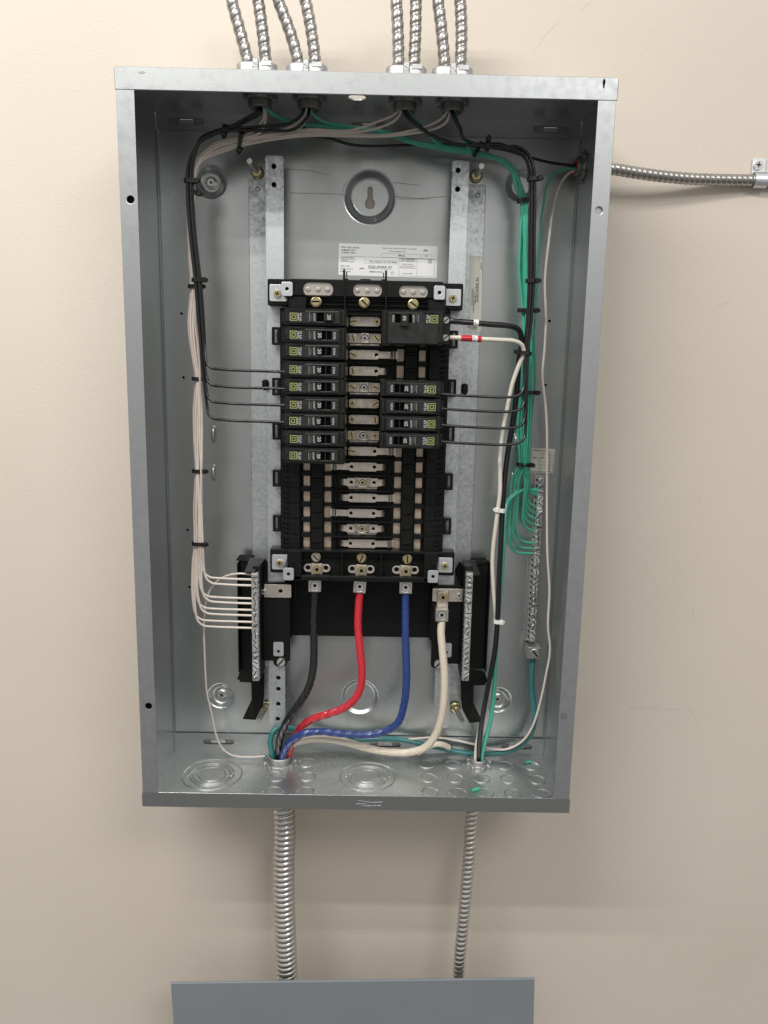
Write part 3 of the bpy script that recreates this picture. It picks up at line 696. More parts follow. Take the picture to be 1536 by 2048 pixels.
for px, py, r in ((629.5, 1172, 0), (719.5, 1174, -.07), (811.5, 1175.5, 0)):
    c = at(px, py, .056); b = MB().use(M['steel2']); b.mesh(curve_shape([rrect(-.0078, -.0076, .0078, .0076, .0006), circ(0, 0, .0056, 20)], .016, .0005), FRONT(c.x, .049, c.z, r)); lg = part('wire_lug', b, cha)
    o = screw(screw_data('set_screw', 'ring', M['steel']), c.x, .0545, c.z, .0054, lg, name='set_screw')
# black insulating sheet below
x0, x1, z0, z1 = rect(583, 1158, 862, 1273, .012)
b = MB().use(M['black']); b.box(x0 - .004, x1 + .006, .010, .0125, z0, z1 + .03, .0005)
b.box(x0 - .002, x0 + .002, .0125, .033, z0 + .004, z1 + .02, .0005); b.box(x1 - .002, x1 + .002, .0125, .033, z0 + .004, z1 + .02, .0005)
part('insulating_sheet', b, cha)

# ------------------------------------------------------------ NEUTRAL BARS on black holders
def neutral(sgn):
    lab_ = 'neutral bar on its black holder left of the lugs, white wires landing on it' if sgn < 0 else 'neutral bar on its black holder right of the lugs, no small wires on it'
    t = thing('neutral_bar_assembly', lab_, 'neutral bar', (sgn * .135, -.02, -.16), 'neutral bars')
    DN = .066
    if sgn < 0: pb = [(503, 1146), (517, 1146), (505, 1362), (515, 1362)]; wallx = (481, 503); platex = (517, 580)
    else: pb = [(931, 1152), (945, 1152), (922, 1366), (936, 1366)]; wallx = (944, 972); platex = (862, 931)
    xb = (at(pb[0][0], 1250, DN).x + at(pb[1][0], 1250, DN).x) / 2 + (.0012 if sgn > 0 else .0005)*0
    if sgn < 0: xb = at(510.5, 1250, DN).x
    else: xb = at(935, 1260, DN).x
    zt, zb = at(510 if sgn < 0 else 940, 1146, DN).z, at(510 if sgn < 0 else 930, 1362, DN).z
    b = MB().use(M['steel']); b.box(xb - .0043, xb + .0043, DN - .010, DN, zb, zt, .0005)
    for i in range(22): z = zt - .004 - i * (zt - zb) / 22; b.box(xb - .0046, xb + .0046, DN - .007, DN - .004, z - .001, z + .001, .0002)
    bar = part('terminal_bar', b, t)
    n = 20 if sgn < 0 else 21
    for i in range(n):
        z = zt - .005 - i * (zt - zb - .0095) / (n - 1); screw(SLOT, xb + (.0004 if i % 2 else -.0004), DN + .0018 + .0010 * random.random(), z, .0036, bar, random.random() * 3, 'terminal_screw')
    # holder
    b = MB().use(M['black'])
    dlow = .030
    xw = at(wallx[0] if sgn < 0 else wallx[1], 1250, dlow).x
    ztt, zbb = at(495 if sgn < 0 else 955, 1122, dlow).z, at(490 if sgn < 0 else 955, 1338, dlow).z
    xi = xb + sgn * .0045
    b.box(xw, xi, .0200, dlow, zbb, ztt, .001)                                     # outer floor
    b.box(xw, xw - sgn * -.0015, .020, dlow + .012, zbb, ztt, .0005)
    b.box(xi, xb - sgn * .0055, .022, DN - .0095, zb, zt + .006, .0008)              # pedestal
    xin = at(580 if sgn < 0 else 864, 1250, .04).x; z_t, z_b = at(550, 1165, .04).z, at(550, 1322, .04).z
    b.box(xb - sgn * .0055, xin, .0362, .0400, z_b, z_t, .001)
    h = part('holder', b, t)
    # folded top flaps
    def poly(name, pts, m='black', thick=.0012):
        """pts (px,py,d): sheet piece given thickness"""
        P = [at(*q) for q in pts]; nrm = (P[1] - P[0]).cross(P[2] - P[0]).normalized()
        if nrm.dot(CC - P[0]) < 0: nrm = -nrm
        k = len(P); vs = [p for p in P] + [p - nrm * thick for p in P]
        fs = [list(range(k)), list(range(k, 2 * k))[::-1]] + [(i, (i + 1) % k, k + (i + 1) % k, k + i) for i in range(k)]
        bb = MB().use(M[m]); bb.add(vs, fs); return part(name, bb, t)
    mirror = (lambda x: x) if sgn < 0 else (lambda x: 1437 - (x - 10) + 0)
    def mx(x): return x if sgn < 0 else 940 + (510 - x)
    dy = 0 if sgn < 0 else 6
    poly('top_flap', [(mx(472), 1119 + dy, .03), (mx(480), 1109 + dy, .022), (mx(510), 1110 + dy, .022), (mx(502), 1125 + dy, .034)])
    poly('top_flap', [(mx(489), 1144 + dy, .066), (mx(500), 1116 + dy, .034), (mx(531), 1117 + dy, .034), (mx(508), 1145 + dy, .066)])
    poly('corner_gusset', [(mx(509), 1144 + dy, .066), (mx(531), 1117 + dy, .034), (mx(542), 1136 + dy, .030), (mx(526), 1175 + dy, .034), (mx(511), 1166 + dy, .062)])
    poly('bottom_flap', [(mx(481), 1337 + dy, .030), (mx(512), 1334 + dy, .030), (mx(512), 1366 + dy, .027), (mx(479), 1364 + dy, .027)])
    poly('bottom_flap', [(mx(481), 1338 + dy, .028), (mx(485), 1338 + dy, .028), (mx(480), 1360 + dy, .025), (mx(474), 1359 + dy, .025)])
    poly('lower_leg', [(mx(503), 1362 + dy, .030), (mx(529), 1345 + dy, .020), (mx(528), 1395 + dy, .020), (mx(526), 1412 + dy, .020), (mx(511), 1440 + dy, .028), (mx(486), 1438 + dy, .034), (mx(504), 1400 + dy, .030)])
    # black sheet with strap
    z = at(560 if sgn < 0 else 890, 1182 if sgn < 0 else 1190, .042).z
    xa, xc = (at(530, 1180, .034).x, at(584, 1180, .034).x) if sgn < 0 else (at(930, 1190, .034).x, at(864, 1190, .034).x)
    b = MB().use(M['bus']); u0, u1 = min(xa, xc), max(xa, xc); hc = (xc - sgn * 0) + (-.0135 if sgn < 0 else .0135)
    b.mesh(curve_shape([rrect(u0, z - .0085, u1, z + .0085, .001, 2), circ(hc if sgn < 0 else hc + .02, z, .0026, 14)], .002, .0004), FRONT(0, .0418, 0)); st = part('neutral_strap', b, t)
    b = MB(); b.disc(.0032, 0, 14, FRONT(hc if sgn < 0 else hc + .02, .0412, z)); part('hole_backing', b, st, M['hole'])
    c = at(527 if sgn < 0 else 919, 1184 if sgn < 0 else 1192, .045); screw(CROSS, c.x, .0445, c.z, .0036, st, .5)
    # slide plate + screw low down
    c = at(557 if sgn < 0 else 893, 1298 if sgn < 0 else 1300, .041)
    b = MB().use(M['bracket']); b.mesh(curve_shape([rrect(c.x - .0065, c.z - .0095, c.x + .0065, c.z + .0095, .002, 2), circ(c.x, c.z - .003, .0021, 12)], .0012), FRONT(0, .0410, 0)); sp_ = part('slide_plate', b, t)
    b = MB(); b.disc(.0026, 0, 12, FRONT(c.x, .0407, c.z - .003)); part('hole_backing', b, sp_, M['hole'])
    b = MB().use(M['black']); c2 = at(562 if sgn < 0 else 877, 1324 if sgn < 0 else 1328, .041); b.mesh(curve_shape([rrect(c2.x - .010, c2.z - .007, c2.x + .0075, c2.z + .035, .006, 4)], .0035, .001), FRONT(0, .0382, 0)); part('foot', b, t)
    screw(SLOT, c2.x, .0420, c2.z, .0056, t, 2.3)
    if sgn > 0:   # neutral lug
        c = at(886, 1194, .049); b = MB().use(M['bus']); b.box(c.x - .0072, c.x + .0072, .0430, .0455, at(886, 1222, .045).z, c.z + .0070, .0006); b.box(c.x - .0068, c.x + .0068, .0455, .0485, c.z - .006, c.z + .0068, .0008); lg = part('lug_tongue', b, t)
        screw(RINGB, c.x, .0510, c.z, .0052, lg)
        c3 = at(884, 1231, .056); b = MB().use(M['steel2']); b.mesh(curve_shape([rrect(-.0080, -.0080, .0080, .0080, .0006), circ(0, 0, .0056, 20)], .016, .0005), FRONT(c3.x, .048, c3.z)); lg2 = part('wire_lug', b, t)
        screw(screw_data('set_screw', 'ring', M['steel']), c3.x, .0545, c3.z, .0054, lg2, name='set_screw')
        b = MB(); 
        for i in range(7): q = at(876 + i * 3, 1214.5 + random.uniform(-1, 1), .0458); b.box(q.x - .0008, q.x + .0008, .0455, .0459, q.z - .0006, q.z + .0006)
        part('red_mark', b, lg, M['rust'])
    else:
        b = MB()
        for py in (1197, 1210, 1222, 1234, 1257): q = at(520, py, .05); b.tube([Vector((q.x - .002, -.05, q.z)), Vector((q.x + .0015, -.05, q.z))], .0007, 6)
        part('bare_wire_end', b, t, M['copper'])
neutral(-1); neutral(1)

# ------------------------------------------------------------ GROUND BAR
DG = .018
gt, gb_ = at(1083, 952, DG), at(1064, 1284, DG)
gx = (gt.x + gb_.x) / 2
gbar = thing('ground_bar', 'long bright ground bar with a row of screws down the right side', 'ground bar', (gx, -.006, gb_.z))
b = MB().use(M['steel']); b.box(gx - .0045, gx + .0045, .0055, DG, gb_.z, gt.z, .0005); b.box(gx - .0075, gx - .0045, .0055, DG - .006, gb_.z, gt.z, .0004); bar = part('terminal_bar', b, gbar)
b = MB().use(M['hole'])
for i in range(29): z = gt.z - .006 - i * (gt.z - gb_.z - .012) / 28; b.box(gx - .0050, gx - .0046, .0125, .0155, z - .0013, z + .0013)
part('wire_hole', b, bar)
for i in range(29):
    z = gt.z - .006 - i * (gt.z - gb_.z - .012) / 28; screw(SLOT, gx + random.uniform(-.0003, .0003), DG + .0016 + .0020 * random.random(), z, .0036, bar, random.random() * 3, 'terminal_screw')
c = at(1068, 1306, .030); b = MB().use(M['steel2']); b.mesh(curve_shape([rrect(-.0085, -.0080, .0085, .0070, .0005)], .022, .0006), FRONT(c.x, .019, c.z)); lg = part('ground_lug', b, gbar)
b = MB().use(M['steel2']); P = [at(1054, 1286, .010), at(1074, 1287, .010), at(1083, 1297, .031), at(1059, 1297, .031)]; b.add([*P] + [p + Vector((0, 0, -.0012)) for p in P], [(0, 1, 2, 3), (7, 6, 5, 4), (0, 4, 5, 1), (1, 5, 6, 2), (2, 6, 7, 3), (3, 7, 4, 0)]); part('lug_tongue', b, lg)
screw(SLOT, c.x + .001, .0322, c.z, .0060, lg, .85)

# ------------------------------------------------------------ BREAKERS
BW = .0094; BLn = .073
def breaker_parts(t, state, double=False):
    """local frame: x = along the body from wire end, z = across, y = -(height above bus)"""
    H = .066   # face above d=.052
    def bx(b, u0, u1, w0, w1, v0, v1, ch=.0004): b.box(u0, u1, w0, w1, v0, v1, ch)
    v_lo = -BW - (.01915 if double else 0); v_hi = BW
    b = MB().use(M['blackg'])
    bx(b, .0045, BLn, -.002, H - .0035, v_lo + .0002, v_hi - .0002, .0009)
    bx(b, .0000 if not double else -.0040, .0046, .006, H - .016, v_lo + .002, v_hi - .003, .0008)
    bx(b, .0046, .0110, H - .0036, H - .0012, v_lo + .0035, v_hi - .0035, .0008)
    case = part('case', b, t, local=True)
    rows_ = (0,) if not double else (0, 1)
    b = MB().use(M['blackg'])   # raised long ridge along the upper edge of the face
    bx(b, .0110, .0275, H - .0036, H + .0006, v_hi - .0035, v_hi - .0014, .0006); bx(b, .0275, .0660, H - .0036, H - .0010, v_hi - .0035, v_hi - .0016, .0005)
    bx(b, .0680, .0712, H - .0036, H - .0010, v_lo + .001, v_hi - .001, .0006)
    part('top_ridge', b, case, local=True)
    on = state == 'on'
    hu = (.0485, .0590) if on else (.0404, .0462)
    if double: hu = (.0430, .0520)
    s0, s1 = (.0410, .0475) if on else (.0456, .0563)
    b = MB().use(M['face']); f0, f1 = .0105, .0655
    cut = rrect(.0405, -.0046, .0595, .0046) if on else rrect(.0403, -.0046, .0568, .0046)
    if double: cut = rrect(.0400, -.0046, .0610, .0046)
    vl = -.0066 if not double else v_lo + .0018
    b.mesh(curve_shape([rrect(f0, vl, f1, .0066, .0006, 2), cut], .0022, .0005), FRONT(0, H - .0015, 0))
    face = part('face_plate', b, t, local=True)
    b = MB().use(M['dark']); bx(b, .0394, .0596 if not double else .0611, H - .0037, H - .0031, -.0053, .0053, 0); part('handle_slot', b, face, local=True)
    b = MB().use(M['face'])
    bx(b, hu[0], hu[1], H - .0030, H + (.0045 if (on or double) else .0010), -.0044 if not double else -.0085, .0044, .0009)
    if not on: bx(b, .0505, .0515, H - .0029, H - .0012, -.0051, .0051, .0002)
    else: bx(b, .0585, .0592, H - .0029, H - .0010, -.0051, .0051, .0002)
    hd = part('handle', b, t, local=True)
    # printing
    rz = -PI / 2
    def txt(s, u, v, size, m, parent, h, name='lettering'):
        me = text_mesh(s, size * 1.12, 1, 'CENTER', size * .012); k = MB().use(M[m]); k.mesh(me, FRONT(u, h, v, rz)); bpy.data.meshes.remove(me); return part(name, k, parent, local=True)
    hf = H - .0015 + .0011 + .00012
    txt('10 kA', .0214, 0, .0034, 'white_ink', face, hf); txt('O/OFF', .0368, 0, .0026, 'white_ink', face, hf)
    if not on: txt('I/ON', .0588, 0, .0032, 'white_ink', face, hf)
    txt('50' if double else '20', (hu[0] + hu[1]) / 2 - .0013, 0, .0048 if not double else .0046, 'white_ink', hd, H + (.0046 if (on or double) else .0011), 'rating_number')
    k = MB().use(M['logo'])
    for a, w in ((.0041, .0006), (.0021, .0006)):
        k.mesh(curve_shape([rrect(-a, -a, a, a, 0), rrect(-a + w, -a + w, a - w, a - w, 0)]), FRONT(.0150, hf, 0))
    part('logo', k, face, local=True)
    k = MB().use(M['white_ink']); k.mesh(curve_shape([rrect(-.0003, -.0036, .0003, .0036)]), FRONT(.0203, hf, 0)); part('rule_line', k, face, local=True)
    k = MB().use(M['greyface']); k.box(.0322, .0358, H - .0008, H + .0002, -.0045, .0030, .0002); k.use(M['white_ink']).box(.0322, .0324, H + .0001, H + .0003, -.0045, .0045); part('trip_window', k, face, local=True)
    for r_ in rows_:
        v = -r_ * .01915
        if double: o = part('terminal_screw', None, t, data=SLOTC, local=True, loc=(.0010, -(H - .0142), v)); o.rotation_euler = (PI / 2, -.7, 0); o.scale = (.0038,) * 3
def breaker(side, k, state, lab_, double=False):
    z = .1670 - .01915 * (k - 1)
    t = thing('circuit_breaker' if not double else 'double_pole_breaker', lab_, 'breaker', (0, 0, 0), None if double else 'single breakers on the panelboard')
    return t, z
protoB = {}
def place(side, k, state, lab_, double=False):
    z = .1670 - .01915 * (k - 1); x = -.0925 if side == 'L' else .0925
    key = (state, double)
    if key not in protoB or double:
        t = thing('double_pole_breaker' if double else 'circuit_breaker', lab_, 'breaker', (0, 0, 0), None if double else 'single breakers on the panelboard')
        breaker_parts(t, state, double); protoB[key] = t
        if double:
            # mirrored body: flip across so that the second pole hangs below
            pass
    else:
        t = copy_tree(protoB[key]); t['label'] = lab_
    j = random.uniform(-.0004, .0004)
    t.location = (x + j, -.054, z)
    tl = random.uniform(-.009, .009); t.rotation_euler = (random.uniform(-.012, .012), tl, 0)
    if side == 'R': t.rotation_euler = (0, PI + tl, 0)   # turned end for end
    return t
ordl = ['top', 'second', 'third', 'fourth', 'fifth', 'sixth', 'seventh', 'eighth', 'bottom']
for k in range(1, 10):
    ex = 'its handle thrown right' if k == 1 else ('a black wire entering its left end' if 4 <= k <= 7 else 'no wire at its left end')
    place('L', k, 'on' if k == 1 else 'off', '%s breaker down the left column, %s' % (ordl[k - 1], ex) if k not in (1, 9) else '%s breaker of the left column, %s' % (ordl[k - 1], ex))
for k, w in ((5, 'top'), (6, 'second'), (7, 'third'), (8, 'bottom')):
    place('R', k, 'off', '%s of the four single breakers in the right column' % w)
# double-pole breaker on the right: built below its first pole, turned end for end
t = thing('double_pole_breaker', 'wide double pole breaker marked 50 at the top right', 'breaker', (0, 0, 0))
breaker_parts(t, 'off', True)
for o in t.children_recursive: pass
t.rotation_euler = (0, PI, 0); t.location = (.0925, -.054, .1670)

# the double breaker is drawn with its second pole on the local -z side; turned round it must hang down
def flip_double(t):
    for o in t.children_recursive:
        if o.type == 'MESH' and o.name.split('.')[0] in ('case', 'face_plate', 'top_ridge', 'handle'):
            me = o.data
            for v in me.vertices: v.co.z = -v.co.z
            me.flip_normals()
        elif o.name.startswith('terminal_screw'): o.location.z = -o.location.z
flip_double(t)

# ------------------------------------------------------------ CONDUITS, CONNECTORS
def conduit(name, pts, r, pitch, label, cat='conduit', m='conduit', amp=.13, group=None, n=26, lead=.5):
    P = resample(spline(pts, .001), pitch / 14)
    def rad(s, a):
        ph = (s / pitch - a / (2 * PI)) % 1.0
        if lead < .5:
            h = min(1, ph / .10) * (1 - .5 * min(1, max(0, (ph - .48) / .14))) * min(1, (1 - ph) / .05 + .0)
            return r * (1 - amp * (1 - h))
        return r * (1 - amp * (1 - (math.sin(PI * ph) ** lead)))
    b = MB().use(M[m]); b.tube(P, rad, n)
    o = part(name, b, None); tag(o, label, cat, group); return o
def ztop(px, py, d=.072): return at(px, py, d)
tops = [[(452, -60), (466, 10), (482, 70), (497, 132)], [(508, -60), (518, 10), (526, 70), (532, 132)], [(536, -60), (560, 10), (582, 70), (597, 132)], [(596, -60), (613, 10), (624, 70), (631, 132)],
        [(786, -60), (793, 10), (796, 70), (797, 136)], [(836, -60), (832, 10), (831, 70), (828, 136)], [(868, -60), (877, 10), (884, 70), (889, 138)], [(916, -60), (921, 10), (923, 70), (921, 138)]]
ordt = ['leftmost of the eight flexible steel conduits above the cabinet', 'second from left steel conduit above the cabinet, beside the leftmost', 'third from left steel conduit above the cabinet, curving in from the left', 'fourth from left steel conduit above the cabinet',
        'fifth from left steel conduit above the cabinet, right of the gap', 'sixth from left steel conduit above the cabinet', 'seventh from left steel conduit above the cabinet, leaning left', 'rightmost of the eight flexible steel conduits above the cabinet']
for i, P in enumerate(tops):
    d = .072
    pts = [at(x, y, d) for x, y in P]; last = pts[-1].copy(); pts.append(Vector((last.x, -d, .4180)))
    conduit('flexible_conduit', pts, .0068, .0118 if i % 2 == 0 else .0104, ordt[i], group='conduits entering the cabinet top', lead=.30, amp=.17)
def stadium(hw, hd, n=12): 
    out = []
    for i in range(n + 1): a = -PI / 2 + PI * i / n; out.append((hw - hd + hd * math.cos(a), hd * math.sin(a)))
    for i in range(n + 1): a = PI / 2 + PI * i / n; out.append((-hw + hd + hd * math.cos(a), hd * math.sin(a)))
    return out
cl = ['leftmost twin conduit connector on the cabinet top', 'second twin conduit connector from the left on the cabinet top', 'third twin conduit connector from the left on the cabinet top', 'rightmost twin conduit connector on the cabinet top']
for i in range(4):
    a, c_ = tops[2 * i][3], tops[2 * i + 1][3]
    cx = (at(*a, .072).x + at(*c_, .072).x) / 2; TX = TOPX[i][0]
    t = thing('conduit_connector', cl[i], 'conduit connector', (cx, -.072, Z1), 'twin connectors on the cabinet top')
    b = MB().use(M['cast']); b.mesh(curve_shape([stadium(.0225, .0115)], .030, .0025, 2), FLAT(cx, .072, Z1 + .0158), True); bd = part('body', b, t)
    b = MB().use(M['cast']); b.box(cx - .0035, cx + .0035, .084, .086, Z1 + .012, Z1 + .033, .001); b.box(cx + .006, cx + .017, .0834, .0842, Z1 + .026, Z1 + .031, .0002); part('clamp_ear', b, bd)
    screw(SLOT, cx, .0862, Z1 + .026, .0030, t, .6)
    # nipple and locknut inside the box
    b = MB().use(M['castd']); ny = .072 if i < 3 else .074
    prof = []
    for k in range(8): prof += [(.0128, -T - .0005 - k * .0016), (.0121, -T - .0013 - k * .0016)]
    prof += [(.0105, -T - .0135), (.0102, -.004)]
    b.lathe([(r, h) for r, h in prof][::-1], 32, FLAT(TX, ny, Z1)); part('nipple', b, t)
    b = MB().use(M['castd']); b.lathe([(.0132, -T - .0048), (.0158, -T - .0048), (.0165, -T - .003), (.0165, -T - .0003)], 32, FLAT(TX, ny, Z1))
    for k in range(6): a_ = k * PI / 3 + .3; b.box(-.0025, .0025, -.0022, .0022, -.0052, -.0003, .0006, T=Matrix.Translation((TX + .0168 * math.cos(a_), -ny + .0168 * math.sin(a_), Z1 - T)) @ Matrix.Rotation(a_, 4, 'Z'))
    part('locknut', b, t)
# side conduit
conduit('flexible_conduit', pix([(1200, 336, .0270), (1232, 339, .0260), (1262, 344, .023), (1310, 351, .018), (1370, 357, .011), (1430, 359.5, .005), (1490, 360.5, .001), (1520, 361, .000), (1600, 363, .000)]), .0069, .0068, 'flexible steel conduit running from the cabinet side to the right', amp=.16, lead=.6)
t = thing('conduit_connector', 'round connector in the upper right inner side of the cabinet', 'conduit connector', (.252, -.030, .349))
R_Y = Matrix.Translation((.2524, -.0300, .3490)) @ Matrix.Rotation(-PI / 2, 4, 'Y')
b = MB().use(M['castd']); prof = []
for k in range(6): prof += [(.0112, .0002 + k * .0016), (.0105, .0010 + k * .0016)]
b.lathe(prof + [(.0090, .0100), (.0086, -.004)], 28, R_Y); part('nipple', b, t)
b = MB().use(M['castd']); b.lathe([(.0158, .0003), (.0158, .003), (.0150, .0045), (.0115, .0046)], 28, R_Y)
for k in range(6): a_ = k * PI / 3; b.box(-.0024, .0024, -.002, .002, .0005, .005, .0005, T=R_Y @ Matrix.Rotation(a_, 4, 'Z') @ Matrix.Translation((.0160, 0, 0)))
part('locknut', b, t)
b = MB().use(M['cast']); b.lathe([(.0085, -.018), (.0112, -.018), (.0112, -.0024)], 24, R_Y); part('collar', b, t)
b = MB().use(M['tape']); b.lathe([(.0090, .0102), (.0080, .0110), (.0066, .0102)], 24, R_Y); part('red_bushing', b, t)
# strap
t = thing('conduit_strap', 'one hole strap screwed to the wall over the right conduit', 'strap', (at(1518, 340, 0).x, 0, at(1518, 340, 0).z))
x0, x1, z0, z1 = rect(1504, 317, 1531, 348, -.006)
b = MB().use(M['bracket']); b.mesh(curve_shape([rrect(x0, z0, x1, z1, .0008, 2)], .0014, .0003), FRONT(0, -.0064, 0))
c = at(1519, 361, .000); pr = []
for i in range(15): a = PI * .95 - PI * 1.15 * i / 14; pr.append((c.z + .0086 * math.cos(PI / 2 - a + PI / 2) * -1, .0090 + .0086 * math.sin(a)))
arc = [(c.z + .0088 * math.cos(a), -.0005 + .0088 * math.sin(a)) for a in [math.radians(200 - 0 * 1) - math.radians(0) + math.radians(v) for v in range(-230, 5, 12)]]
vs = []; fs = []
for zz, dd in arc: vs += [(x0 + .0004, -dd, zz), (x1 - .0004, -dd, zz), (x1 - .0004, -dd + .0012, zz), (x0 + .0004, -dd + .0012, zz)]
for i in range(len(arc) - 1):
    for k in range(4): k2 = (k + 1) % 4; fs.append((i * 4 + k, i * 4 + 4 + k, i * 4 + 4 + k2, i * 4 + k2))
b.add(vs, fs, False)
b.box(x0 + .0004, x1 - .0004, -.0072, .004, z0 - .0005, z0 + .0010, .0003)
part('strap_body', b, t)
c = at(1517, 330, -.004); screw(CROSS, c.x, -.0035, c.z, .0055, t, .1)
# bottom conduits
def seg(px, py, d): return at(px, py, d)
BC1 = Vector((-.1038, -.0432, Z0)); BC2 = Vector((.1597, -.0370, Z0))
pts = [Vector((BC1.x, BC1.y, -.424)), at(569, 1650, .046), at(567, 1720, .048), at(568, 1800, .050), at(571, 1880, .052), at(574, 1960, .053), at(576, 2080, .054)]
conduit('flexible_conduit', pts, .0150, .0074, 'thick flexible steel conduit hanging under the cabinet floor on the left', amp=.13, n=44, lead=.9, m='conduit2')
pts = [Vector((BC2.x, BC2.y, -.424)), at(942, 1650, .040), at(939, 1700, .042), at(933, 1770, .045), at(926, 1850, .048), at(920, 1910, .050), at(917, 1965, .050), at(914, 2080, .050)]
conduit('flexible_conduit', pts, .0084, .0070, 'thin flexible steel conduit hanging under the cabinet floor on the right', amp=.17, n=32, lead=.9, m='conduit2')
for BC, R, lab_ in ((BC1, .0162, 'larger threaded connector on the cabinet floor holding the four thick cables'), (BC2, .0112, 'smaller threaded connector on the cabinet floor holding three wires')):
    t = thing('conduit_connector', lab_, 'conduit connector', tuple(BC))
    TT = Matrix.Translation((BC.x, BC.y, FZ))
    b = MB().use(M['cast']); prof = [(R * .99, 0)]
    for k in range(7 if R > .015 else 5): prof += [(R, .0005 + k * .0017), (R * .955, .0014 + k * .0017)]
    hh = prof[-1][1] + .001; prof += [(R * .95, hh), (R * .82, hh + .0004), (R * .80, hh - .0100), (R * .80, -.02)]
    b.lathe(prof, 40, TT); part('nipple', b, t)
    b = MB().use(M['cast']); b.lathe([(R + .0030, 0), (R + .0030, .0034), (R + .0022, .0042), (R - .0002, .0042)], 36, TT)
    for k in range(8): a_ = k * PI / 4 + .2; b.box(-.0022, .0022, -.0020, .0020, 0, .0046, .0006, T=TT @ Matrix.Rotation(a_, 4, 'Z') @ Matrix.Translation((R + .0035, 0, 0)))
    part('locknut', b, t)
    b = MB().use(M['cast']); b.lathe([(R + .001, -.0010 - T), (R + .004, -.0010 - T), (R + .004, -.012), (R + .0015, -.020)], 36, TT); part('collar', b, t)

# grey cover standing in front of the lower conduits
cx = at(705, 2000, .088).x
pl_, pr_ = at(342, 1965, .088), at(1069, 1956, .088)
b = MB().use(M['paint']); Wd = (pr_ - pl_).length
b.box(0, Wd, 0, .0016, -.62, 0, .0006); b.box(0, Wd, -.0022, -.0001, -.0014, -.0002, .0003); b.box(Wd - .0014, Wd - .0002, -.0022, -.0001, -.62, -.0016, .0003); b.box(.0002, .0014, -.0022, -.0001, -.62, -.0016, .0003)
o = part('cover_panel', b, None); o.location = (pl_.x, -.088, pl_.z); o.rotation_euler = (0, -math.atan2(pr_.z - pl_.z, pr_.x - pl_.x), 0)
tag(o, 'grey painted steel panel below the cabinet, cut off by the photo edge', 'metal panel')

# ------------------------------------------------------------ WIRES
def wire(name, P, r, m, label, group=None, n=8, step=.004, cat='wire', twist=None, raw=False, jit=0.0):
    if jit:
        ph = [random.random() * 6 for _ in range(3)]; n_ = len(P); P = [p if (k < 2 or k > n_ - 8) else (p[0] + jit * math.sin(k * 1.7 + ph[0]) * 1.3, p[1] + jit * .8 * math.sin(k * 1.3 + ph[1]), p[2] + jit * .0009 * math.sin(k * 2.1 + ph[2])) for k, p in enumerate(P)]
    pts = spline(P if raw else pix(P), step)
    b = MB().use(M[m])
    if twist:
        pts = resample(pts, .0016)
        b.tube(pts, lambda s, a: r * (.84 + .17 * abs(math.cos(4 * a + s * 230)) ** .7), 48)
    else: b.tube(pts, r, n)
    o = part(name, b, None); tag(o, label, cat, group); return o
G = 'black branch wires to the left breakers'
# left black wires (to breakers 4..7)
ends = [(740, .0), (774, 0), (807, 0), (841, 0)]
top = [((519, 212), (512, 226)), ((524, 212), (520, 228)), ((610, 212), (604, 228)), ((618, 212), (616, 232))]
offs = [(6, 0), (2, .003), (-2, 0), (-5, .003)]
names = ['fourth', 'fifth', 'sixth', 'seventh']
for i in range(4):
    ox, od = offs[i]; yb = (740, 774, 807, 841)[i]; xe = 571
    P = [(*top[i][0], .072), (*top[i][1], .074)]
    P += [((500, 232), (503, 238), (580, 246), (590, 258))[i] + (.073,)]
    P += [((470, 249), (474, 252), (520, 253), (530, 261))[i] + (.072,)]
    P += [(449, 256 + i * 2, .071 + od), (424, 265 + i * 2.0, .071 + od), (402, 280 + ox * -.6, .071 + od), (388 + ox * .5, 305, .071 + od), (380 + ox * .9, 335, .071 + od), (379 + ox, 364, .071 + od), (380 + ox, 400, .071 + od), (385 + ox, 470, .072 + od), (395 + ox, 560, .073 + od), (400 + ox, 620, .074 + od), (405 + ox * .8, 690, .076 + od)]
    xk = 411 + i * 1.2
    tail = [(xk, yb - 26, .080), (xk + 3, yb - 11, .082), (xk + 12, yb - 4, .084), (xk + 32, yb - 1.5, .088), (470, yb + .5, .092), (520, yb + 2, .098), (xe + 6, yb + 4, .104)]
    if yb > 760: P.append((408 + ox * .5, min(yb - 45, 745), .078 + od * .5))
    wire('black_wire', P + tail, .00165, 'w_black', 'black wire running up the left side from the %s left breaker' % names[i], G)
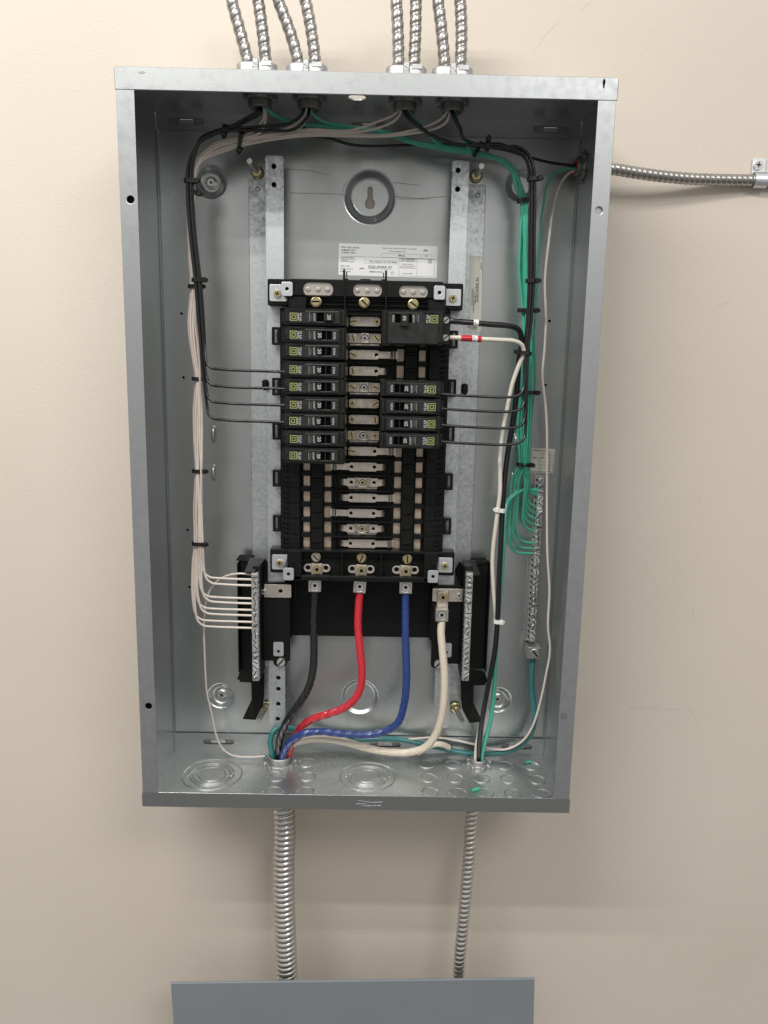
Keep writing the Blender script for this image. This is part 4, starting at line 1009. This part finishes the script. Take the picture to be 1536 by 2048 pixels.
# right black wires (to right breakers 5..8)
topr = [((803, 214), (812, 232)), ((807, 214), (822, 236)), ((900, 214), (905, 232)), ((906, 214), (911, 236))]
for i in range(4):
    yb = (793, 822, 855, 888)[i]; ox = (-3, 1, 4, 7)[i]; od = (0, .003, 0, .003)[i]
    P = [(*topr[i][0], .073), (*topr[i][1], .073)]
    P += [(840 + i * 3, 256, .072), (872 + i * 3, 276, .072), (920, 289, .071)] if i < 2 else [(915 + i * 2, 258, .072), (925, 273 + i, .072), (938, 283, .072)]
    P += [(970, 288 + i * 2, .071 + od), (1000, 288 + i * 2.5, .071 + od), (1030 + ox * .6, 293 + (3 - i) * 2.5, .071 + od), (1052 + ox * .8, 310 + (3 - i) * 2, .071 + od), (1061 + ox, 340, .072 + od), (1063 + ox, 380, .072 + od), (1062 + ox, 460, .073 + od), (1061 + ox, 560, .074 + od), (1057 + ox * .9, 640, .075 + od), (1051 + ox * .7, 705, .077 + od)]
    if yb > 800: P.append((1050 + ox * .6, 760, .079 + od))
    if yb > 840: P.append((1049 + ox * .6, 800, .080 + od))
    P += [(1049 + (i - 1) * 1, yb - 28, .083), (1046 + i, yb - 12, .085), (1036 + i * .5, yb - 2, .087), (1010, yb + 1.5, .090), (960, yb, .095), (920, yb - 2, .100), (882, yb - 5, .104)]
    wire('black_wire', P, .00165, 'w_black', 'black wire looping from the right side bundle into the %s single breaker on the right' % ('top', 'second', 'third', 'bottom')[i], 'black branch wires to the right breakers')
# left white wires to the neutral bar
ye = [1159, 1171, 1197, 1207, 1220, 1231, 1244, 1256]
xo = [3, 5, 1, 3, -2, 0, -5, -3]
tw = [((526, 212), (528, 235), (505, 262)), ((530, 212), (531, 240), (520, 265)), ((612, 212), (609, 232), (585, 252)), ((616, 212), (612, 240), (598, 256)), ((802, 214), (790, 228), (755, 244)), ((806, 214), (795, 236), (765, 252)), ((898, 214), (888, 232), (865, 248)), ((903, 214), (894, 242), (875, 256))]
sp8 = [0, .4, 1.2, 1.6, 2.6, 3.0, 3.6, 4.2]
for i in range(8):
    o_ = xo[i]; k = i; od = (0, .0035, .001, .0045, .0015, .004, 0, .003)[i]
    t3 = tw[i]; P = [(*t3[0], .072), (*t3[1], .071), (*t3[2], .068)]
    if i >= 6: P += [(780, 268 + (i - 6) * 3, .066)]
    if i >= 4: P += [(700, 262 + (i - 4) * 3.2, .065), (620, 259 + (i - 4) * 4.2, .064), (555, 266 + (i - 4) * 4.2, .063)]
    elif i >= 2: P += [(540, 265 + (i - 2) * 4, .064)]
    P += [(480, 274 + i * 2.6 - (0), .062 + od), (440, 284 + i * 3.0, .062 + od), (415, 297 + i * 2.6, .062 + od), (400 - (7 - i) * .6, 316 + i * 1.2, .062 + od), (391 - (7 - i) * .9, 345, .062 + od)]
    P += [(384 + o_ * .8, 385, .062 + od), (380 + o_ * .7, 440, .064 + od), (382 + o_ * .8, 520, .064 + od), (388 + o_ * 1.0, 572, .064 + od), (387 + o_ * 1.7, 650, .065 + od), (392 + o_ * 1.5, 710, .066 + od), (396 + o_ * 1.1, 757, .066 + od), (396 + o_ * 1.5, 820, .066 + od), (396 + o_ * 1.3, 880, .066 + od), (397 + o_ * 1.3, 943, .066 + od), (396 + o_ * 1.6, 1010, .066 + od), (398 + o_ * 1.5, 1087, .066 + od)]
    y = ye[i]; xs = 397 + o_ * 2.1
    if y > 1190: P.append((xs - 1, 1130, .066))
    if y > 1225: P.append((xs - 2, 1185, .066))
    P += [(xs + 1, y - 30, .0655), (xs + 5, y - 14, .065), (xs + 16, y - 5, .064), (xs + 38, y - 2.5, .063), (470, y - 1, .062), (504, y, .061)]
    wire('white_wire', P, .00145, 'w_pink', 'white wire landing %s from the top among the eight bundled on the left neutral bar' % ['first', 'second', 'third', 'fourth', 'fifth', 'sixth', 'seventh', 'eighth'][i], 'white wires to the left neutral bar', jit=1.0)
wire('white_wire', [(503, 1149, .061), (480, 1147, .061), (455, 1151, .058), (435, 1162, .054), (420, 1180, .052), (412, 1205, .052), (408, 1250, .05), (409, 1300, .05), (411, 1350, .048), (414, 1385, .045), (424, 1430, .04), (434, 1475, .036), (446, 1498, .034), (466, 1511, .036), (500, 1514, .038), (530, 1512, .042)], .00125, 'w_pink', 'thin white wire dropping alone from the left neutral bar to the cabinet floor')
# black wire across the top to the side connector
wire('black_wire', [(617, 214, .066), (612, 240, .050), (608, 262, .04), (625, 271, .036), (660, 277, .034), (695, 288, .034), (730, 292, .034), (800, 291, .036), (880, 289, .04), (950, 293, .042), (1010, 300, .04), (1060, 315, .038), (1100, 325, .034), (1157, 333, .030)], .0016, 'w_black', 'black wire crossing behind the top bundles to the right side connector')
# green wires
yg = [992, 1015, 1026, 1037, 1049, 1062, 1086, 1097, 1107]
xg = [7, 4, 2, 1, -1, -3, 0, -5, -8]
for i in range(9):
    o_ = xg[i]; st_ = i % 4; gd = (0, .003, -.002, .004, .0005, -.003, .002, -.001, .001)[i]
    srcs = [[(530, 214, .075), (545, 226, .070), (575, 240, .060), (610, 247, .054)], [(614, 214, .072), (632, 234, .066), (652, 246, .058), (690, 252, .054)], [(812, 214, .073), (820, 228, .069), (835, 246, .062), (850, 262, .058)], [(909, 214, .075), (911, 232, .070), (920, 262, .062), (930, 283, .058)]]
    P = list(srcs[st_ if i < 8 else 0])
    if i == 4 or i == 8: P = [(x + 1.5, y + 2, d) for x, y, d in P]
    if st_ in (0, 1): P += [(740, 258 + i * .5, .050), (790, 268 + i * .8, .048), (830, 284 + i * .6, .048)]
    if st_ == 0: pass
    if st_ < 3: P += [(890, 293 + i * .9, .050)]
    P += [(945, 300 + i * .8, .050), (985, 312 + (8 - i) * -.4 + 3, .050), (1012, 322 + (i % 3) * 5, .050), (1030 - (i % 3) * 3, 345, .050), (1040 - (i % 3) * 2.5 + o_ * .3, 375, .050), (1047 + o_ * .8, 402, .050), (1049 + o_ * 1.1, 470, .048 + gd), (1050 + o_ * 1.3, 540, .046 + gd), (1053 + o_ * .9, 621, .045 + gd), (1056 + o_ * 1.25, 700, .042 + gd), (1052 + o_ * 1.35, 785, .038 + gd), (1049 + o_ * 1.55, 860, .034 + gd), (1048 + o_ * 1.2, 929, .032 + gd)]
    y = yg[i]; xs = (1040 + (8 - i) * 2.0 - (4 if i > 5 else 0)) if i < 6 else (1034, 1027, 1020)[i - 6]
    if i == 0: P += [(1056, 955, .026), (1058, 975, .024), (1064, 987, .021), (1074, 990, .018)]
    else:
        if y > 1010: P.append((xs + 4, 960, .028))
        if i >= 6: P += [(xs + 1, 1010, .024), (xs - 1, 1055, .022)]
        P += [(xs + (0 if i < 6 else 0), y - 24, .022), (xs + 5, y - 9, .020), (xs + 15, y - 2, .018), (1074 - (y - 1000) * .055, y + (2 if i < 6 else 0), .016)]
    wire('green_wire', P, .0017, 'w_green', 'green wire landing %s from the top on the ground bar' % ['first', 'third', 'fourth', 'fifth', 'sixth', 'seventh', 'eighth', 'ninth', 'lowest'][i], 'green wires to the ground bar', jit=1.0)
wire('green_wire', [(1156, 336, .030), (1130, 338, .030), (1108, 348, .030), (1093, 372, .030), (1087, 410, .030), (1082, 440, .030), (1077, 520, .030), (1072, 600, .030), (1068, 680, .030), (1070, 760, .028), (1063, 830, .026), (1060, 880, .025), (1058, 935, .024), (1056, 965, .022), (1062, 983, .019), (1075, 984, .017)], .0014, 'w_green', 'thin green wire curving down from the upper right side connector')
wire('white_wire', [(1156, 338, .030), (1136, 348, .032), (1118, 375, .034), (1106, 420, .036), (1098, 480, .038), (1090, 560, .038), (1092, 640, .038), (1089, 700, .038), (1085, 750, .038), (1091, 810, .038), (1094, 860, .038), (1094, 950, .036), (1094, 1040, .036), (1095, 1110, .036), (1099, 1180, .036), (1096, 1250, .036), (1100, 1300, .034), (1092, 1350, .032), (1079, 1410, .030), (1064, 1455, .030), (1045, 1482, .028), (1015, 1498, .026), (985, 1498, .024), (950, 1489, .022), (910, 1480, .020), (870, 1475, .018), (800, 1480, .018), (700, 1484, .02), (620, 1484, .026), (575, 1500, .036), (562, 1530, .043)], .0016, 'w_pink', 'long white wire wandering down the right side and along the cabinet floor')
# 50 A pair
wire('black_wire', [(892, 641.5, .098), (902, 642, .100), (940, 645, .100), (985, 649, .094), (1020, 652, .088), (1036, 658, .083), (1042, 670, .078), (1043, 690, .074), (1038, 720, .070), (1034, 780, .066), (1028, 830, .064), (1018, 890, .062), (1010, 950, .062), (1005, 1020, .062), (1001, 1100, .062), (998, 1160, .060), (995, 1240, .058), (990, 1300, .056), (977, 1370, .052), (966, 1430, .046), (959, 1480, .042), (957, 1530, .038)], .0033, 'w_black', 'thick black wire from the double breaker to the smaller floor connector', n=14)
ww = wire('white_wire', [(893, 675.5, .098), (902, 675, .100), (930, 676, .102), (960, 678, .098), (1000, 680, .093), (1028, 682, .088), (1044, 690, .084), (1047, 708, .080), (1038, 730, .077), (1024, 770, .074), (1016, 810, .072), (1006, 860, .070), (1000, 920, .068), (1000, 980, .068), (993, 1040, .066), (986, 1100, .062), (985, 1140, .060), (988, 1190, .056), (992, 1240, .052), (991, 1290, .047), (988, 1340, .044), (974, 1400, .040), (964, 1445, .036), (955, 1480, .037), (950, 1530, .038)], .0026, 'w_white', 'thick white wire with red tape from the double breaker to the smaller floor connector', n=14)
wire('green_wire', [(1078, 980, .0165), (1062, 980, .018), (1045, 981, .022), (1028, 990, .028), (1014, 1006, .034), (1010, 1030, .040), (1008, 1080, .044), (1004, 1140, .048), (999, 1200, .050), (994, 1270, .048), (990, 1330, .046), (988, 1380, .044), (983, 1430, .042), (974, 1470, .040), (965, 1505, .038), (963, 1532, .038)], .0028, 'w_green', 'thick green wire from the ground bar into the smaller floor connector', n=12)
# markers on the pair
def sleeve(P, r, m, parent, name):
    b = MB().use(M[m]); b.tube(spline(pix(P), .001), r, 16); return part(name, b, parent)
sleeve([(922, 676.2, .1027), (934, 676.5, .1015), (943, 677, .1005)], .0036, 'tape', ww, 'red_tape')
sleeve([(953, 677.8, .0992), (961, 678.3, .098)], .0036, 'tape', ww, 'red_tape')
mk = sleeve([(943, 677.2, .1003), (948, 677.4, .0998), (953.5, 677.8, .099)], .0038, 'label', ww, 'wire_marker')
bw = [o for o in bpy.data.objects if o.get('label', '').startswith('thick black wire')][0]
mk2 = sleeve([(946, 645.4, .0992), (951, 645.8, .0987), (956, 646, .0983)], .0038, 'label', bw, 'wire_marker')
k = MB().use(M['labely']); q = [at(946, 653, .096), at(955, 654, .096), at(953, 660, .094), at(951.5, 664, .094), at(946, 660, .095)]; k.add(q + [p + Vector((0, .0003, 0)) for p in q], [(0, 1, 2, 3, 4), (9, 8, 7, 6, 5)]); part('marker_tail', k, bw)
for (px, py, d, par, s) in ((948, 680.5, .1038, mk, '4'), (948, 674.5, .1038, mk, '4'), (951, 645.5, .1028, mk2, '2')):
    c = at(px, py, d); me = text_mesh(s, .0030, 1, 'CENTER', .00002); k = MB().use(M['ink']); k.mesh(me, FRONT(c.x, d, c.z - .001, .2)); part('marker_number', k, par)

# teal ground wire from the lug
wire('teal_wire', [(1066, 1316, .020), (1064, 1340, .022), (1064, 1380, .024), (1068, 1410, .026), (1069, 1440, .026), (1060, 1470, .024), (1040, 1492, .022), (1010, 1504, .021), (970, 1508, .020), (930, 1506, .019), (890, 1498, .018), (840, 1487, .018), (790, 1478, .018), (700, 1480, .018), (640, 1474, .02), (600, 1462, .026), (570, 1455, .034), (549, 1460, .040), (541, 1480, .044), (544, 1505, .045), (552, 1530, .043)], .0036, 'w_teal', 'thick teal ground wire sweeping along the floor from the ground bar lug', n=16)
sl = [o for o in bpy.data.objects if o.get('label', '').startswith('thick teal')][0]
b = MB().use(M['c_white']); b.tube(spline(pix([(835, 1506, .03), (858, 1492, .029), (875, 1488, .027), (888, 1490, .025), (898, 1495, .022)]), .002), .0040, 14); part('white_tape', b, sl)
# feeders
wire('feeder_cable', [(629, 1182, .050), (629, 1200, .050), (627, 1240, .052), (628, 1290, .056), (626, 1340, .060), (616, 1378, .064), (598, 1408, .066), (578, 1435, .064), (565, 1462, .058), (558, 1490, .050), (556, 1532, .045)], .0049, 'c_black', 'thick black feeder cable under the left lug', twist=.05, cat='cable')
wire('feeder_cable', [(720, 1184, .050), (718, 1205, .050), (716, 1250, .053), (720, 1300, .058), (724, 1345, .062), (718, 1385, .064), (695, 1412, .064), (660, 1427, .062), (625, 1438, .058), (602, 1455, .052), (588, 1478, .048), (578, 1505, .044), (573, 1535, .043)], .0049, 'c_red', 'thick red feeder cable under the middle lug', twist=.05, cat='cable')
wire('feeder_cable', [(811, 1186, .050), (811, 1210, .050), (811, 1260, .054), (812, 1310, .058), (813, 1360, .062), (808, 1410, .064), (796, 1445, .064), (770, 1463, .062), (730, 1470, .060), (680, 1467, .062), (640, 1463, .064), (605, 1468, .064), (580, 1485, .060), (567, 1508, .053), (562, 1536, .048)], .0049, 'c_blue', 'thick blue feeder cable under the right lug', twist=.05, cat='cable')
wire('feeder_cable', [(884, 1240, .050), (882, 1262, .052), (885, 1300, .056), (889, 1350, .060), (888, 1400, .062), (882, 1440, .060), (868, 1475, .056), (848, 1496, .052), (815, 1505, .048), (770, 1503, .045), (730, 1495, .044), (690, 1484, .044), (640, 1476, .046), (605, 1478, .047), (580, 1492, .045), (569, 1512, .042), (566, 1536, .040)], .0049, 'c_white', 'thick cream feeder cable curving from the right neutral lug', twist=.06, cat='cable')
# green offcuts
def offcut(pa, pb, r, lab_):
    a, c_ = atz(*pa, FZ + r), atz(*pb, FZ + r); b = MB().use(M['w_green']); b.tube([a + (c_ - a) * t / 6 for t in range(7)], r, 12, cap=False)
    b.tube([a + (c_ - a) * t / 6 for t in range(7)], r * .6, 12, cap=False)
    o = part('wire_offcut', b, None); tag(o, lab_, 'insulation scrap')
offcut((943, 1581), (958, 1577), .0020, 'green insulation scrap lying at the front of the cabinet floor')
offcut((1051, 1525), (1062, 1523), .0018, 'green insulation scrap lying in the back right of the floor')
b = MB().use(M['w_teal'])
for i in range(5):
    c = atz(528 + (i % 3) * 4, 1511 + i * 2.6, FZ + .0015); b.add([(c.x - .002, c.y, c.z), (c.x + .0015, c.y - .001, c.z + .0008), (c.x + .0022, c.y + .002, c.z), (c.x, c.y + .001, c.z + .002)], [(0, 1, 3), (1, 2, 3), (0, 3, 2)])
o = part('wire_scrap', b, None); tag(o, 'crumbs of green insulation beside the larger floor connector', 'insulation scrap', kind='stuff')

# ------------------------------------------------------------ CABLE TIES
def tie(px, py, d, w, h, rot, label, m='tie', head=1, hz=0, depth=None, head_len=.005):
    """band round a bundle: w across, h deep; rot turns it in the picture plane"""
    c = at(px, py, d); bw_ = .0022
    t = thing('cable_tie', label, 'cable tie', tuple(c), 'black cable ties' if m == 'tie' else 'white cable ties')
    b = MB().use(M[m]); out = rrect(-w / 2, -h / 2, w / 2, h / 2, min(w, h) * .45, 5); inn = rrect(-w / 2 + .0009, -h / 2 + .0009, w / 2 - .0009, h / 2 - .0009, min(w, h) * .4, 5)
    b.mesh(curve_shape([out, inn], bw_ * 2 if m == 'tie' else .0050), None); o = part('strap', b, t, local=True); o.rotation_euler = (0, rot, 0)
    b = MB().use(M[m]); hx = head * (w / 2 + .0005)
    b.box(hx - head_len / 2, hx + head_len / 2, h / 2 - .0045, h / 2 + .001, -.0028 + hz, .0028 + hz, .0007); b.box(hx + head * head_len / 2, hx + head * (head_len / 2 + .0018), h / 2 - .003, h / 2 - .0015, -.0018 + hz, .0018 + hz, .0003)
    o = part('tie_head', b, t, local=True); o.rotation_euler = (0, rot, 0)
    return t
tie(450, 259, .0725, .0115, .010, -1.45, 'black cable tie on the black wires near the upper left corner', head=-1)
tie(482, 281, .0640, .022, .011, -1.42, 'black cable tie on the white wires near the upper left corner', head=-1)
tie(381, 362, .0725, .0145, .009, .03, 'black cable tie on the black wires just below the left bend', head=1)
tie(388, 384, .0640, .0130, .010, .3, 'black cable tie on the white wires just below the left bend', head=1)
tie(396, 560, .0745, .0145, .009, 0, 'black cable tie on the black wires halfway down the left side')
tie(390, 573, .0655, .0165, .009, 0, 'black cable tie on the white wires halfway down the left side', head=1)
tie(397, 758, .0675, .0160, .009, .02, 'black cable tie on the left wires beside the fourth and fifth breakers', head=1)
tie(397, 942, .0675, .0155, .010, 0, 'black cable tie on the white wires beside the left lanced loops')
tie(397, 1087, .0675, .0165, .011, .03, 'lowest black cable tie on the white wires at left')
tie(975, 292, .0725, .0120, .010, -1.5, 'black cable tie on the black wires near the upper right corner', head=1)
tie(953, 303, .0515, .0130, .010, -1.1, 'black cable tie on the green wires near the upper right corner', head=1)
tie(1066, 358, .0735, .0135, .010, -.05, 'black cable tie on the black wires just below the right bend', head=1)
tie(1046, 401, .0510, .0150, .010, -.1, 'black cable tie on the green wires just below the right bend', head=1)
tie(1062, 562, .0755, .0130, .010, -.03, 'black cable tie on the black wires right of the cream rail sticker')
tie(1053, 621, .0460, .0220, .010, 0, 'black cable tie round the green wires beside the thick black wire')
tie(1049, 706, .0785, .0170, .012, .1, 'black cable tie gathering the thick white wire into the right bundle', head=-1)
tie(1053, 785, .0400, .0240, .010, 0, 'black cable tie behind the right black wires above the first loop', head=1)
tie(1047, 929, .0330, .0185, .009, .03, 'black cable tie on the green wires beside the cream torque table')
tie(1002, 1020, .0650, .0110, .012, .1, 'upper white cable tie on the thick black wire', m='tiew', head=-1)
tie(994, 1242, .0580, .0090, .011, .1, 'lower white cable tie on the thick black wire', m='tiew', head=1)
